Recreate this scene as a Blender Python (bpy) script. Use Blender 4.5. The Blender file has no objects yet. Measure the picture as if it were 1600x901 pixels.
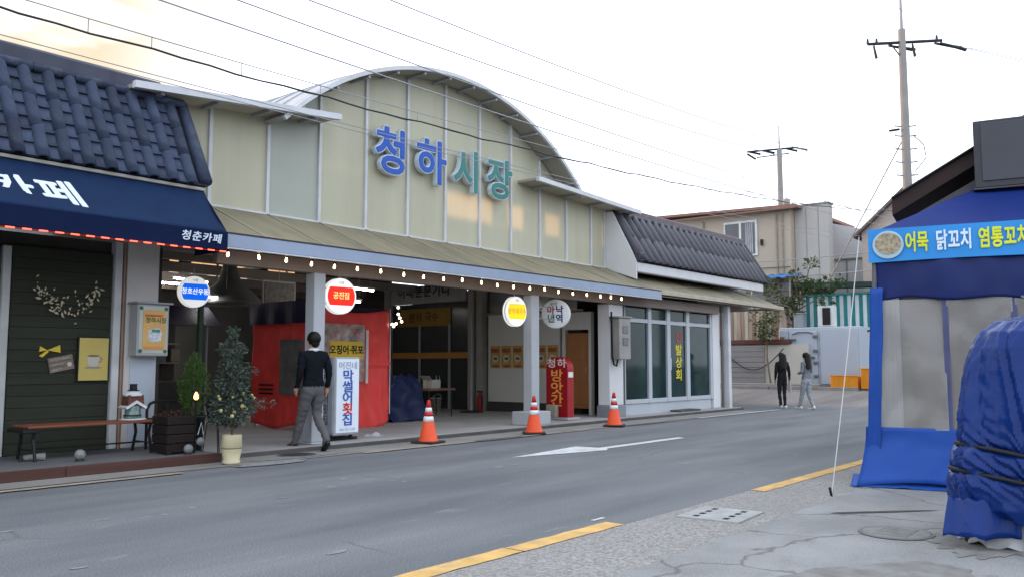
import bpy, bmesh, math, random
from mathutils import Vector, Matrix, noise
random.seed(7)
S = bpy.context.scene
COL = S.collection
R = math.radians

# ------------------------------------------------------------------ camera
HEAD = 38.94                      # azimuth of the view, degrees from +X (the street runs along X)
cd = bpy.data.cameras.new('camera'); cam = bpy.data.objects.new('camera', cd); COL.objects.link(cam)
cam.location = (0, 0, 1.28); cam.rotation_euler = (R(90 + 5.016), 0, R(HEAD - 90))
cd.sensor_width = 36; cd.lens = 1350 / 1600 * 36; cd.clip_start = .05; cd.clip_end = 2000
S.camera = cam

# ------------------------------------------------------------------ sky, sun, exposure
SUN_AZ, SUN_EL = 89.0, 11.0
wd = bpy.data.worlds.new('World'); S.world = wd; wd.use_nodes = True
nt = wd.node_tree; nt.nodes.clear()
N = nt.nodes.new; L = nt.links.new
wo = N('ShaderNodeOutputWorld'); bg = N('ShaderNodeBackground'); L(bg.outputs[0], wo.inputs[0])
sky = N('ShaderNodeTexSky'); sky.sky_type = 'NISHITA'; sky.sun_disc = False
sky.sun_elevation = R(SUN_EL); sky.sun_rotation = R(90 - SUN_AZ); sky.air_density = 1.0; sky.dust_density = 2.0
# a thin even evening overcast over the clear sky, with warm streaky clouds on the sunset side
tc = N('ShaderNodeTexCoord')
mp = N('ShaderNodeMapping'); mp.inputs['Scale'].default_value = (2.0, 2.0, 9.0); L(tc.outputs['Generated'], mp.inputs[0])
nz = N('ShaderNodeTexNoise'); nz.inputs['Scale'].default_value = 1.6; nz.inputs['Detail'].default_value = 6; L(mp.outputs[0], nz.inputs[0])
sd = N('ShaderNodeVectorMath'); sd.operation = 'DOT_PRODUCT'; L(tc.outputs['Generated'], sd.inputs[0])
sd.inputs[1].default_value = (math.cos(R(SUN_AZ - 20)) * .94, math.sin(R(SUN_AZ - 20)) * .94, .33)
gl = N('ShaderNodeMapRange'); gl.inputs[1].default_value = .972; gl.inputs[2].default_value = .994; L(sd.outputs['Value'], gl.inputs[0])
mu = N('ShaderNodeMath'); mu.operation = 'MULTIPLY'; L(gl.outputs[0], mu.inputs[0])
nr = N('ShaderNodeMapRange'); nr.inputs[1].default_value = .30; nr.inputs[2].default_value = .50; L(nz.outputs['Fac'], nr.inputs[0])
L(nr.outputs[0], mu.inputs[1])
cl = N('ShaderNodeMix'); cl.data_type = 'RGBA'; L(mu.outputs[0], cl.inputs[0])
cl.inputs[6].default_value = (9.1, 9.9, 11.1, 1); cl.inputs[7].default_value = (4.7, 3.75, 2.7, 1)
mx = N('ShaderNodeMix'); mx.data_type = 'RGBA'; mx.inputs[0].default_value = .93
L(sky.outputs[0], mx.inputs[6]); L(cl.outputs[2], mx.inputs[7]); L(mx.outputs[2], bg.inputs[0])
bg.inputs[1].default_value = .1
sl = bpy.data.lights.new('sun', 'SUN'); sl.energy = 2.6; sl.angle = R(5); sl.color = (1, .52, .22)
so = bpy.data.objects.new('sun', sl); COL.objects.link(so)
so.rotation_euler = (R(90 - SUN_EL), 0, R(SUN_AZ + 90)); so.location = (0, 30, 30)
vs = S.view_settings; vs.view_transform = 'Standard'; vs.look = 'None'; vs.gamma = 1; vs.use_curve_mapping = False
vs.exposure = 1.1
S.cycles.max_bounces = 6; S.cycles.transparent_max_bounces = 12
try: S.cycles.use_denoising = True
except Exception: pass

# ------------------------------------------------------------------ materials
MATS = {}
def mat(name, col=(.5, .5, .5), rough=.7, var=.15, scale=3.0, bump=0., bscale=40., metal=0., emit=None, estr=0., spec=.22,
        stretch=(1, 1, 1), trans=0., alpha=None, stain_glare=0., stain_glare_col=(.1, .09, .08), sscale=1.2, rnd=0., coat=0.):
    if name in MATS: return MATS[name]
    m = bpy.data.materials.new(name); MATS[name] = m; m.use_nodes = True
    t = m.node_tree; t.nodes.clear(); n = t.nodes.new; l = t.links.new
    out = n('ShaderNodeOutputMaterial'); b = n('ShaderNodeBsdfPrincipled')
    b.inputs['Roughness'].default_value = rough; b.inputs['Metallic'].default_value = metal
    b.inputs['Specular IOR Level'].default_value = spec; b.inputs['Coat Weight'].default_value = coat
    co = n('ShaderNodeTexCoord'); mpn = n('ShaderNodeMapping'); mpn.inputs['Scale'].default_value = stretch
    l(co.outputs['Object'], mpn.inputs[0])
    a = n('ShaderNodeTexNoise'); a.inputs['Scale'].default_value = scale; a.inputs['Detail'].default_value = 7; l(mpn.outputs[0], a.inputs[0])
    hsv = n('ShaderNodeHueSaturation'); hsv.inputs['Color'].default_value = (*col, 1)
    mr = n('ShaderNodeMapRange'); mr.inputs[1].default_value = .25; mr.inputs[2].default_value = .75
    mr.inputs[3].default_value = 1 - var; mr.inputs[4].default_value = 1 + var
    l(a.outputs['Fac'], mr.inputs[0])
    if rnd:
        oi = n('ShaderNodeObjectInfo'); m2 = n('ShaderNodeMapRange'); m2.inputs[3].default_value = 1 - rnd; m2.inputs[4].default_value = 1 + rnd
        l(oi.outputs['Random'], m2.inputs[0]); mm = n('ShaderNodeMath'); mm.operation = 'MULTIPLY'
        l(mr.outputs[0], mm.inputs[0]); l(m2.outputs[0], mm.inputs[1]); l(mm.outputs[0], hsv.inputs['Value'])
    else: l(mr.outputs[0], hsv.inputs['Value'])
    c = hsv.outputs[0]
    if stain_glare:  # stains, and on the clear vinyl painted pale reflections
        s2 = n('ShaderNodeTexNoise'); s2.inputs['Scale'].default_value = sscale; s2.inputs['Detail'].default_value = 9; s2.inputs['Roughness'].default_value = .7
        l(mpn.outputs[0], s2.inputs[0]); r2 = n('ShaderNodeMapRange'); r2.inputs[1].default_value = .5; r2.inputs[2].default_value = .72; r2.inputs[4].default_value = stain_glare
        l(s2.outputs['Fac'], r2.inputs[0]); mxx = n('ShaderNodeMix'); mxx.data_type = 'RGBA'; l(r2.outputs[0], mxx.inputs[0])
        l(c, mxx.inputs[6]); mxx.inputs[7].default_value = (*stain_glare_col, 1); c = mxx.outputs[2]
    l(c, b.inputs['Base Color'])
    if bump:
        bn = n('ShaderNodeTexNoise'); bn.inputs['Scale'].default_value = bscale; bn.inputs['Detail'].default_value = 5; l(mpn.outputs[0], bn.inputs[0])
        bp = n('ShaderNodeBump'); bp.inputs['Strength'].default_value = bump; bp.inputs['Distance'].default_value = .02
        l(bn.outputs['Fac'], bp.inputs['Height']); l(bp.outputs[0], b.inputs['Normal'])
    if emit:
        b.inputs['Emission Color'].default_value = (*emit, 1); b.inputs['Emission Strength'].default_value = estr
    sh = b.outputs[0]
    if trans:
        tb = n('ShaderNodeBsdfTranslucent'); l(c, tb.inputs[0]); ms = n('ShaderNodeMixShader'); ms.inputs[0].default_value = trans
        l(sh, ms.inputs[1]); l(tb.outputs[0], ms.inputs[2]); sh = ms.outputs[0]
    if alpha is not None:
        tr = n('ShaderNodeBsdfTransparent'); ms = n('ShaderNodeMixShader'); ms.inputs[0].default_value = alpha
        l(tr.outputs[0], ms.inputs[1]); l(sh, ms.inputs[2]); sh = ms.outputs[0]
    l(sh, out.inputs[0])
    return m
def gnoise(p, f=1., o=0.): return noise.noise(Vector((p[0] * f + o, p[1] * f + o * 1.7, p[2] * f - o)))

# ------------------------------------------------------------------ mesh helpers
WM = {}
def wmat(o): return WM.get(o.name, Matrix.Identity(4)) if o else Matrix.Identity(4)
class MB:
    def __init__(s): s.v = []; s.f = []; s.m = []
    def add(s, vs, fs, mi=0):
        k = len(s.v); s.v += [tuple(v) for v in vs]; s.f += [tuple(i + k for i in f) for f in fs]; s.m += [mi] * len(fs); return s
    def box(s, a, b, mi=0, M=None):
        x0, y0, z0 = a; x1, y1, z1 = b
        vs = [(x0, y0, z0), (x1, y0, z0), (x1, y1, z0), (x0, y1, z0), (x0, y0, z1), (x1, y0, z1), (x1, y1, z1), (x0, y1, z1)]
        if M: vs = [M @ Vector(v) for v in vs]
        return s.add(vs, [(3, 2, 1, 0), (4, 5, 6, 7), (0, 1, 5, 4), (1, 2, 6, 5), (2, 3, 7, 6), (3, 0, 4, 7)], mi)
    def bbox(s, a, b, bev=.01, mi=0, M=None):      # bevelled box
        x0, y0, z0 = a; x1, y1, z1 = b; e = bev; bm = bmesh.new()
        bmesh.ops.create_cube(bm, size=1)
        for v in bm.verts: v.co = Vector(((x0 + x1) / 2 + v.co.x * (x1 - x0), (y0 + y1) / 2 + v.co.y * (y1 - y0), (z0 + z1) / 2 + v.co.z * (z1 - z0)))
        bmesh.ops.bevel(bm, geom=bm.edges[:], offset=e, segments=1, affect='EDGES')
        return s.bm(bm, mi, M)
    def bm(s, bm, mi=0, M=None):
        bm.verts.index_update()
        s.add([(M @ v.co) if M else v.co for v in bm.verts], [[v.index for v in f.verts] for f in bm.faces], mi); bm.free(); return s
    def cyl(s, p, q, r0, r1=None, n=10, mi=0, caps=True):
        r1 = r0 if r1 is None else r1; p = Vector(p); q = Vector(q); d = (q - p).normalized()
        u = d.orthogonal().normalized(); w = d.cross(u)
        vs = []
        for c, r in ((p, r0), (q, r1)):
            for i in range(n): t = 2 * math.pi * i / n; vs.append(c + u * r * math.cos(t) + w * r * math.sin(t))
        fs = [(i, (i + 1) % n, n + (i + 1) % n, n + i) for i in range(n)]
        if caps: fs += [tuple(range(n - 1, -1, -1)), tuple(range(n, 2 * n))]
        return s.add(vs, fs, mi)
    def tube(s, pts, r, n=6, mi=0):
        pts = [Vector(p) for p in pts]; vs = []; fs = []
        u = None
        for i, p in enumerate(pts):
            d = (pts[min(i + 1, len(pts) - 1)] - pts[max(i - 1, 0)]).normalized()
            u = (d.orthogonal() if u is None else (u - d * u.dot(d))).normalized(); w = d.cross(u)
            rr = r[i] if isinstance(r, (list, tuple)) else r
            for k in range(n): t = 2 * math.pi * k / n; vs.append(p + u * rr * math.cos(t) + w * rr * math.sin(t))
        for i in range(len(pts) - 1):
            for k in range(n): fs.append((i * n + k, i * n + (k + 1) % n, (i + 1) * n + (k + 1) % n, (i + 1) * n + k))
        fs += [tuple(range(n - 1, -1, -1)), tuple(range((len(pts) - 1) * n, len(pts) * n))]
        return s.add(vs, fs, mi)
    def lathe(s, prof, c=(0, 0, 0), n=16, mi=0, M=None):
        vs = []; fs = []; k = len(prof)
        for i in range(n):
            t = 2 * math.pi * i / n
            for r, z in prof:
                v = Vector((c[0] + r * math.cos(t), c[1] + r * math.sin(t), c[2] + z)); vs.append(M @ v if M else v)
        for i in range(n):
            j = (i + 1) % n
            for q in range(k - 1): fs.append((i * k + q, j * k + q, j * k + q + 1, i * k + q + 1))
        fs.append(tuple(i * k for i in range(n - 1, -1, -1))); fs.append(tuple(i * k + k - 1 for i in range(n)))
        return s.add(vs, fs, mi)
    def prism(s, poly, o, u, v, w, mi=0):          # polygon in plane (o,u,v) extruded by vector w
        o, u, v, w = map(Vector, (o, u, v, w)); n = len(poly)
        vs = [o + u * a + v * b for a, b in poly] + [o + u * a + v * b + w for a, b in poly]
        fs = [tuple(range(n)), tuple(range(2 * n - 1, n - 1, -1))] + [((i + 1) % n, i, n + i, n + (i + 1) % n) for i in range(n)]
        return s.add(vs, fs, mi)
    def grid(s, fn, nu, nv, mi=0):
        vs = [fn(i / nu, j / nv) for j in range(nv + 1) for i in range(nu + 1)]
        fs = [(j * (nu + 1) + i, j * (nu + 1) + i + 1, (j + 1) * (nu + 1) + i + 1, (j + 1) * (nu + 1) + i) for j in range(nv) for i in range(nu)]
        return s.add(vs, fs, mi)
    def sphere(s, c, r, n=12, k=8, sc=(1, 1, 1), mi=0):
        return s.lathe([(max(1e-4, r * math.sin(math.pi * i / k)) , -r * math.cos(math.pi * i / k) * sc[2]) for i in range(k + 1)], c, n, mi) if sc[0] == sc[1] == 1 else \
            s.lathe([(max(1e-4, r * math.sin(math.pi * i / k)), -r * math.cos(math.pi * i / k)) for i in range(k + 1)], (0, 0, 0), n, mi, Matrix.Translation(c) @ Matrix.Diagonal((*sc, 1)))
    def mesh(s, name, mats, smooth=False, recalc=True):
        me = bpy.data.meshes.new(name); me.from_pydata(s.v, [], s.f)
        for m in (mats if isinstance(mats, (list, tuple)) else [mats]): me.materials.append(m)
        for p, mi in zip(me.polygons, s.m): p.material_index = mi; p.use_smooth = smooth
        if recalc:
            b = bmesh.new(); b.from_mesh(me); bmesh.ops.recalc_face_normals(b, faces=b.faces[:]); b.to_mesh(me); b.free()
        me.update(); return me
    def build(s, name, mats, parent=None, smooth=False, solid=0., recalc=True):
        Wi = wmat(parent).inverted(); s.v = [tuple(Wi @ Vector(v)) for v in s.v]
        o = bpy.data.objects.new(name, s.mesh(name, mats, smooth, recalc)); COL.objects.link(o); o.parent = parent
        WM[o.name] = wmat(parent).copy()
        if solid:
            md = o.modifiers.new('solid', 'SOLIDIFY'); md.thickness = solid; md.offset = 0
        return o
def autosmooth(o, ang=40):
    me = o.data
    for p in me.polygons: p.use_smooth = True
    bm = bmesh.new(); bm.from_mesh(me)
    for e in bm.edges: e.smooth = not (len(e.link_faces) == 2 and e.calc_face_angle(0) > R(ang))
    bm.to_mesh(me); bm.free(); return o
def tag(o, label=None, cat=None, group=None, kind=None):
    if label: o['label'] = label
    if cat: o['category'] = cat
    if group: o['group'] = group
    if kind: o['kind'] = kind
    return o
def thing(name, label, cat, loc=(0, 0, 0), rz=0., group=None):
    o = bpy.data.objects.new(name, None); COL.objects.link(o); o.empty_display_size = .2
    o.location = loc; o.rotation_euler = (0, 0, R(rz)); WM[o.name] = Matrix.Translation(loc) @ Matrix.Rotation(R(rz), 4, 'Z')
    return tag(o, label, cat, group)
def inst(me, name, parent, M):                     # an object that shares mesh data; M is its world matrix
    o = bpy.data.objects.new(name, me); COL.objects.link(o); o.parent = parent
    o.matrix_basis = wmat(parent).inverted() @ M; WM[o.name] = M.copy(); return o
def frame(o, u, v):                                # matrix: local x->u, y->v, z->u x v, origin o
    u = Vector(u).normalized(); v = Vector(v).normalized(); w = u.cross(v)
    return Matrix(((u.x, v.x, w.x, o[0]), (u.y, v.y, w.y, o[1]), (u.z, v.z, w.z, o[2]), (0, 0, 0, 1)))
def text(body, name, material, parent, o, u, v, size, bold=0., ext=.002, sx=1., shear=0., align='CENTER', space=1.):
    c = bpy.data.curves.new(name, 'FONT'); c.body = body; c.size = size; c.extrude = ext
    c.align_x = align; c.align_y = 'CENTER'; c.space_character = space; c.shear = shear; c.resolution_u = 3
    t = bpy.data.objects.new('tmp', c); COL.objects.link(t)
    dg = bpy.context.evaluated_depsgraph_get(); me = bpy.data.meshes.new_from_object(t.evaluated_get(dg))
    bpy.data.objects.remove(t); bpy.data.curves.remove(c)
    me.name = name; me.materials.clear(); me.materials.append(material)
    if bold:                                       # thicken the strokes: shifted copies, each a hair deeper
        b = MB(); base = [v.co.copy() for v in me.vertices]; fs = [tuple(p.vertices) for p in me.polygons]
        for i in range(9):
            d = bold * size if i else 0.; a = (i - 1) * math.pi / 4
            b.add([v + Vector((d * math.cos(a), d * math.sin(a), -i * .0003)) for v in base], fs)
        bpy.data.meshes.remove(me); me = b.mesh(name, material, recalc=False)
    if sx != 1: me.transform(Matrix.Diagonal((sx, 1, 1, 1)))
    M = frame(o, u, v); me.transform(wmat(parent).inverted() @ M)
    ob = bpy.data.objects.new(name, me); COL.objects.link(ob); ob.parent = parent; WM[ob.name] = wmat(parent).copy()
    return ob
def wrinkle(fn, amp, f, seed=0.):
    def g(a, b):
        p = Vector(fn(a, b)); d = amp * (noise.noise(Vector((p.x * f + seed, p.y * f, p.z * f))) + .5 * noise.noise(Vector((p.x * f * 2.7, p.y * f * 2.7 + seed, p.z * f * 2.7))))
        return p, d
    return g
# ------------------------------------------------------------------ ground, road, pavements
def hz(x):
    t = min(1, max(0, (x - 24.5) / 8.5)); return .38 * t * t * (3 - 2 * t)
def sheet(name, xs, y0, y1, z, m, mi=None, jag0=0., jag1=0., ny=1):
    b = MB(); n = len(xs)
    vs = []
    for j in range(ny + 1):
        for x in xs:
            y = y0 + (y1 - y0) * j / ny
            if j == 0: y += jag0 * (noise.noise(Vector((x * 1.3, y0, 0))) + .6 * noise.noise(Vector((x * 4.1, y0, 3))))
            if j == ny: y += jag1 * (noise.noise(Vector((x * 1.3, y1, 0))) + .6 * noise.noise(Vector((x * 4.1, y1, 3))))
            vs.append((x, y, z + hz(x)))
    fs = [(j * n + i, j * n + i + 1, (j + 1) * n + i + 1, (j + 1) * n + i) for j in range(ny) for i in range(n - 1)]
    b.add(vs, fs); o = b.build(name, m, recalc=False); return tag(o, kind='structure')
def rng(a, b, s): k = max(1, int(round((b - a) / s))); return [a + (b - a) * i / k for i in range(k + 1)]

def asphalt():
    m = bpy.data.materials.new('asphalt'); m.use_nodes = True; t = m.node_tree; t.nodes.clear(); n = t.nodes.new; l = t.links.new
    out = n('ShaderNodeOutputMaterial'); b = n('ShaderNodeBsdfPrincipled'); l(b.outputs[0], out.inputs[0])
    b.inputs['Roughness'].default_value = .82; b.inputs['Specular IOR Level'].default_value = .35
    co = n('ShaderNodeTexCoord')
    mp1 = n('ShaderNodeMapping'); mp1.inputs['Scale'].default_value = (.18, .9, 1); l(co.outputs['Object'], mp1.inputs[0])
    big = n('ShaderNodeTexNoise'); big.inputs['Scale'].default_value = 1.3; big.inputs['Detail'].default_value = 6; l(mp1.outputs[0], big.inputs[0])
    r1 = n('ShaderNodeValToRGB'); e = r1.color_ramp.elements
    e[0].position = .33; e[0].color = (.093, .10, .109, 1); e[1].position = .70; e[1].color = (.165, .17, .177, 1); l(big.outputs['Fac'], r1.inputs[0])
    fine = n('ShaderNodeTexNoise'); fine.inputs['Scale'].default_value = 70; fine.inputs['Detail'].default_value = 6; l(co.outputs['Object'], fine.inputs[0])
    mr = n('ShaderNodeMapRange'); mr.inputs[1].default_value = .3; mr.inputs[2].default_value = .7; mr.inputs[3].default_value = .62; mr.inputs[4].default_value = 1.38; l(fine.outputs['Fac'], mr.inputs[0])
    hs = n('ShaderNodeHueSaturation'); l(r1.outputs[0], hs.inputs['Color']); l(mr.outputs[0], hs.inputs['Value'])
    # worn scuffs along the old centre joint and a few patches, long in the driving direction
    mp2 = n('ShaderNodeMapping'); mp2.inputs['Scale'].default_value = (.9, 3.2, 1); l(co.outputs['Object'], mp2.inputs[0])
    sc = n('ShaderNodeTexNoise'); sc.inputs['Scale'].default_value = 1.1; sc.inputs['Detail'].default_value = 10; sc.inputs['Roughness'].default_value = .68; l(mp2.outputs[0], sc.inputs[0])
    r2 = n('ShaderNodeMapRange'); r2.inputs[1].default_value = .60; r2.inputs[2].default_value = .72; r2.inputs[4].default_value = .6; l(sc.outputs['Fac'], r2.inputs[0])
    mx = n('ShaderNodeMix'); mx.data_type = 'RGBA'; l(r2.outputs[0], mx.inputs[0]); l(hs.outputs[0], mx.inputs[6]); mx.inputs[7].default_value = (.25, .255, .26, 1)
    # thin cracks
    vo = n('ShaderNodeTexVoronoi'); vo.feature = 'DISTANCE_TO_EDGE'; vo.inputs['Scale'].default_value = .33
    nd = n('ShaderNodeTexNoise'); nd.inputs['Scale'].default_value = 1.5; nd.inputs['Detail'].default_value = 6; l(co.outputs['Object'], nd.inputs[0])
    va = n('ShaderNodeMix'); va.data_type = 'VECTOR'; va.inputs[0].default_value = .25; l(co.outputs['Object'], va.inputs[4]); l(nd.outputs['Color'], va.inputs[5]); l(va.outputs[1], vo.inputs[0])
    r3 = n('ShaderNodeMapRange'); r3.inputs[1].default_value = 0; r3.inputs[2].default_value = .006; r3.inputs[3].default_value = .55; r3.inputs[4].default_value = 0; l(vo.outputs['Distance'], r3.inputs[0])
    m3 = n('ShaderNodeMath'); m3.operation = 'MULTIPLY'; l(r3.outputs[0], m3.inputs[0])
    gate = n('ShaderNodeMapRange'); gate.inputs[1].default_value = .5; gate.inputs[2].default_value = .6; l(big.outputs['Fac'], gate.inputs[0]); l(gate.outputs[0], m3.inputs[1])
    mx2 = n('ShaderNodeMix'); mx2.data_type = 'RGBA'; l(m3.outputs[0], mx2.inputs[0]); l(mx.outputs[2], mx2.inputs[6]); mx2.inputs[7].default_value = (.045, .045, .05, 1)
    l(mx2.outputs[2], b.inputs['Base Color'])
    bp = n('ShaderNodeBump'); bp.inputs['Strength'].default_value = .35; bp.inputs['Distance'].default_value = .008; l(fine.outputs['Fac'], bp.inputs['Height']); l(bp.outputs[0], b.inputs['Normal'])
    return m
def aggregate():
    m = bpy.data.materials.new('exposed_aggregate'); m.use_nodes = True; t = m.node_tree; n = t.nodes.new; l = t.links.new
    b = t.nodes['Principled BSDF']; b.inputs['Roughness'].default_value = .9
    co = n('ShaderNodeTexCoord'); vo = n('ShaderNodeTexVoronoi'); vo.inputs['Scale'].default_value = 55; l(co.outputs['Object'], vo.inputs[0])
    r = n('ShaderNodeValToRGB'); e = r.color_ramp.elements; e[0].color = (.11, .105, .10, 1); e[1].color = (.40, .38, .36, 1)
    sp = n('ShaderNodeSeparateColor'); l(vo.outputs['Color'], sp.inputs[0]); l(sp.outputs[0], r.inputs[0])
    nn = n('ShaderNodeTexNoise'); nn.inputs['Scale'].default_value = 1.1; nn.inputs['Detail'].default_value = 6; l(co.outputs['Object'], nn.inputs[0])
    mx = n('ShaderNodeMix'); mx.data_type = 'RGBA'; mx.blend_type = 'MIX'; l(nn.outputs['Fac'], mx.inputs[0]); l(r.outputs[0], mx.inputs[6]); mx.inputs[7].default_value = (.2, .19, .18, 1)
    l(mx.outputs[2], b.inputs['Base Color'])
    bp = n('ShaderNodeBump'); bp.inputs['Strength'].default_value = .6; bp.inputs['Distance'].default_value = .01; bp.invert = True; l(vo.outputs['Distance'], bp.inputs['Height']); l(bp.outputs[0], b.inputs['Normal'])
    return m
m_asph = asphalt(); m_agg = aggregate()
def cracked_concrete():
    m = mat('pavement_concrete', (.24, .24, .238), .9, .2, 1.1, .4, 70, stain_glare=.5, stain_glare_col=(.15, .145, .14), sscale=2.6)
    t = m.node_tree; n = t.nodes.new; l = t.links.new; b = t.nodes['Principled BSDF']; src = b.inputs['Base Color'].links[0].from_socket
    co = n('ShaderNodeTexCoord'); nd = n('ShaderNodeTexNoise'); nd.inputs['Scale'].default_value = 2.2; nd.inputs['Detail'].default_value = 8; l(co.outputs['Object'], nd.inputs[0])
    va = n('ShaderNodeMix'); va.data_type = 'VECTOR'; va.inputs[0].default_value = .3; l(co.outputs['Object'], va.inputs[4]); l(nd.outputs['Color'], va.inputs[5])
    vo = n('ShaderNodeTexVoronoi'); vo.feature = 'DISTANCE_TO_EDGE'; vo.inputs['Scale'].default_value = .8; l(va.outputs[1], vo.inputs[0])
    r = n('ShaderNodeMapRange'); r.inputs[1].default_value = .0; r.inputs[2].default_value = .012; r.inputs[3].default_value = .7; r.inputs[4].default_value = 0; l(vo.outputs['Distance'], r.inputs[0])
    sp = n('ShaderNodeTexNoise'); sp.inputs['Scale'].default_value = 120; sp.inputs['Detail'].default_value = 2; l(co.outputs['Object'], sp.inputs[0])
    r5 = n('ShaderNodeMapRange'); r5.inputs[1].default_value = .35; r5.inputs[2].default_value = .65; r5.inputs[3].default_value = .8; r5.inputs[4].default_value = 1.2; l(sp.outputs['Fac'], r5.inputs[0])
    hs = n('ShaderNodeHueSaturation'); l(src, hs.inputs['Color']); l(r5.outputs[0], hs.inputs['Value'])
    mx = n('ShaderNodeMix'); mx.data_type = 'RGBA'; l(r.outputs[0], mx.inputs[0]); l(hs.outputs[0], mx.inputs[6]); mx.inputs[7].default_value = (.07, .065, .06, 1); l(mx.outputs[2], b.inputs['Base Color'])
    return m
m_conc = cracked_concrete()
m_gut = mat('gutter_concrete', (.24, .23, .215), .9, .18, 1.2, .25, 50, stain_glare=.45, stain_glare_col=(.13, .125, .12), sscale=1.1)
m_soil = mat('ground_soil', (.16, .145, .125), .95, .2, .6, .3, 30)
m_floor = mat('hall_floor_concrete', (.34, .33, .325), .8, .16, 1.1, .15, 40, stain_glare=.4, stain_glare_col=(.11, .105, .10), sscale=.9)
m_kerb = mat('kerb_concrete_shaded', (.085, .082, .08), .9, .25, 2.5, .3, 40)  # darkened tone puts the contact shadow into the kerb colour
m_yel = mat('yellow_road_paint', (.58, .36, .125), .8, .2, 5, .3, 90, stain_glare=.75, stain_glare_col=(.27, .23, .18), sscale=4.5)
m_yelold = mat('faded_road_paint', (.34, .29, .22), .8, .2, 4, .2, 90, stain_glare=.8, stain_glare_col=(.16, .16, .16), sscale=2.4)
m_wpaint = mat('white_road_paint', (.55, .56, .57), .75, .12, 6, .2, 90, stain_glare=.55, stain_glare_col=(.2, .2, .21), sscale=2.6)

b = MB(); xs = [-400, -60, 20] + rng(24, 34, 1) + [60, 500]; n = len(xs)
b.add([(x, y, -.03 + hz(x)) for y in (-400, 500) for x in xs], [(i, i + 1, n + i + 1, n + i) for i in range(n - 1)])
tag(b.build('ground', m_soil, recalc=False), kind='structure')
sheet('road', [-60, 0, 20] + rng(24, 34, 1) + [70], 3.66, 9.74, 0, m_asph)
sheet('side_street', rng(23.0, 31.6, .8), 9.74, 60, .001, m_asph)
sheet('gutter_strip', rng(-40, 23, .4), 9.70, 10.52, .007, m_gut, jag0=.035)
sheet('aggregate_verge', rng(-30, 24, .3), 2.75, 3.74, .004, m_agg, jag1=.012)
sheet('pavement', rng(-30, 24, .2), -40, 2.88, .010, m_conc, jag1=.05)
b = MB(); b.box((6.56, 10.5, -.02), (23.4, 25, .07)); tag(b.build('market_floor', m_floor), kind='structure')
b = MB(); b.box((6.60, 10.44, -.02), (23.38, 10.499, .062)); tag(b.build('kerb', m_kerb), kind='structure')
# far kerb along the side street
b = MB()
for i in range(14): b.box((31.6, 9.9 + i * 1.6, .2), (32.2, 11.46 + i * 1.6, .47))
tag(b.build('far_kerb', m_gut), kind='structure')
# the worn patches of old ground on the near right
def blob(name, c, rx, ry, z, m, seed, n=150, rot=0):
    b = MB(); vs = []
    for i in range(n):
        t = 2 * math.pi * i / n; k = 1 + .28 * noise.noise(Vector((math.cos(t) * 1.6, math.sin(t) * 1.6, seed))) + .12 * noise.noise(Vector((math.cos(t) * 6, math.sin(t) * 6, seed))) + .02 * noise.noise(Vector((math.cos(t) * 22, math.sin(t) * 22, seed)))
        x, y = rx * k * math.cos(t), ry * k * math.sin(t)
        vs.append((c[0] + x * math.cos(rot) - y * math.sin(rot), c[1] + x * math.sin(rot) + y * math.cos(rot), z))
    b.add(vs, [tuple(range(n))]); return tag(b.build(name, m, recalc=False), kind='structure')
m_patch = mat('old_patch', (.20, .193, .185), .95, .3, 5, .5, 70, stain_glare=.6, stain_glare_col=(.13, .125, .115), sscale=7)
blob('worn_ground', (5.0, 1.55), 1.15, .55, .014, m_patch, 3.3, rot=-.25)
blob('worn_ground', (7.9, 1.2), 1.6, .42, .014, m_patch, 8.1, rot=-.1)
blob('dark_crack_patch', (7.95, 2.28), .55, .035, .0145, mat('crack_dirt', (.06, .055, .05), .95, .2), 5.5, rot=-.75)
blob('road_patch', (6.9, 9.55), .55, .16, .012, mat('pale_scuff', (.215, .218, .222), .9, .3, 14, .3, 60), 1.1)
blob('road_patch', (7.6, 9.92), .75, .12, .013, mat('pale_scuff'), 2.7)
blob('road_patch', (16.4, 9.62), .9, .10, .012, mat('dark_patch', (.105, .107, .112), .9, .2, 5, .2, 60), 4.2)
blob('road_patch', (11.7, 9.62), .9, .10, .012, mat('dark_patch'), 9.2)
# chipped pale spots along the old seam in the lane, each a thin scab of worn surface
rq = random.Random(21)
for i in range(22):
    x = 2.6 + rq.random() * 7.5; y = 7.15 - .03 * (x - 3) + rq.gauss(0, .10)
    if i > 15: x, y = rq.uniform(2, 14), rq.uniform(4.4, 9.2)
    blob('road_chip', (x, y), rq.uniform(.03, .11), rq.uniform(.015, .04), .0022 + .0001 * i, MATS['pale_scuff'], i * 1.7, n=24, rot=rq.uniform(-.3, .3))
# painted markings
def strip(name, x0, x1, y0, y1, m, z=.005):
    b = MB(); xs = rng(x0, x1, .08); n = len(xs)
    vs = [(x, y0 + .02 * noise.noise(Vector((x * 5, 1, 0))), z) for x in xs] + [(x, y1 + .02 * noise.noise(Vector((x * 5, 9, 0))), z) for x in xs]
    b.add(vs, [(i, i + 1, n + i + 1, n + i) for i in range(n - 1)]); return tag(b.build(name, m, recalc=False), kind='structure')
strip('yellow_line', -8, 4.75, 3.74, 3.915, m_yel, .009); strip('yellow_line', 4.765, 6.05, 3.735, 3.91, m_yel, .009)
strip('yellow_line', 8.5, 14.5, 3.58, 3.74, m_yel, .009)
strip('edge_line', -8, 5.6, 9.46, 9.57, m_yelold, .0135); strip('edge_line', 8.5, 10.9, 9.56, 9.66, m_yelold, .0135)
strip('edge_line', 12.2, 14.3, 9.58, 9.66, m_yelold, .0135)
strip('edge_line', 19, 24, 9.58, 9.67, m_wpaint, .0135)
b = MB()
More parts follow.
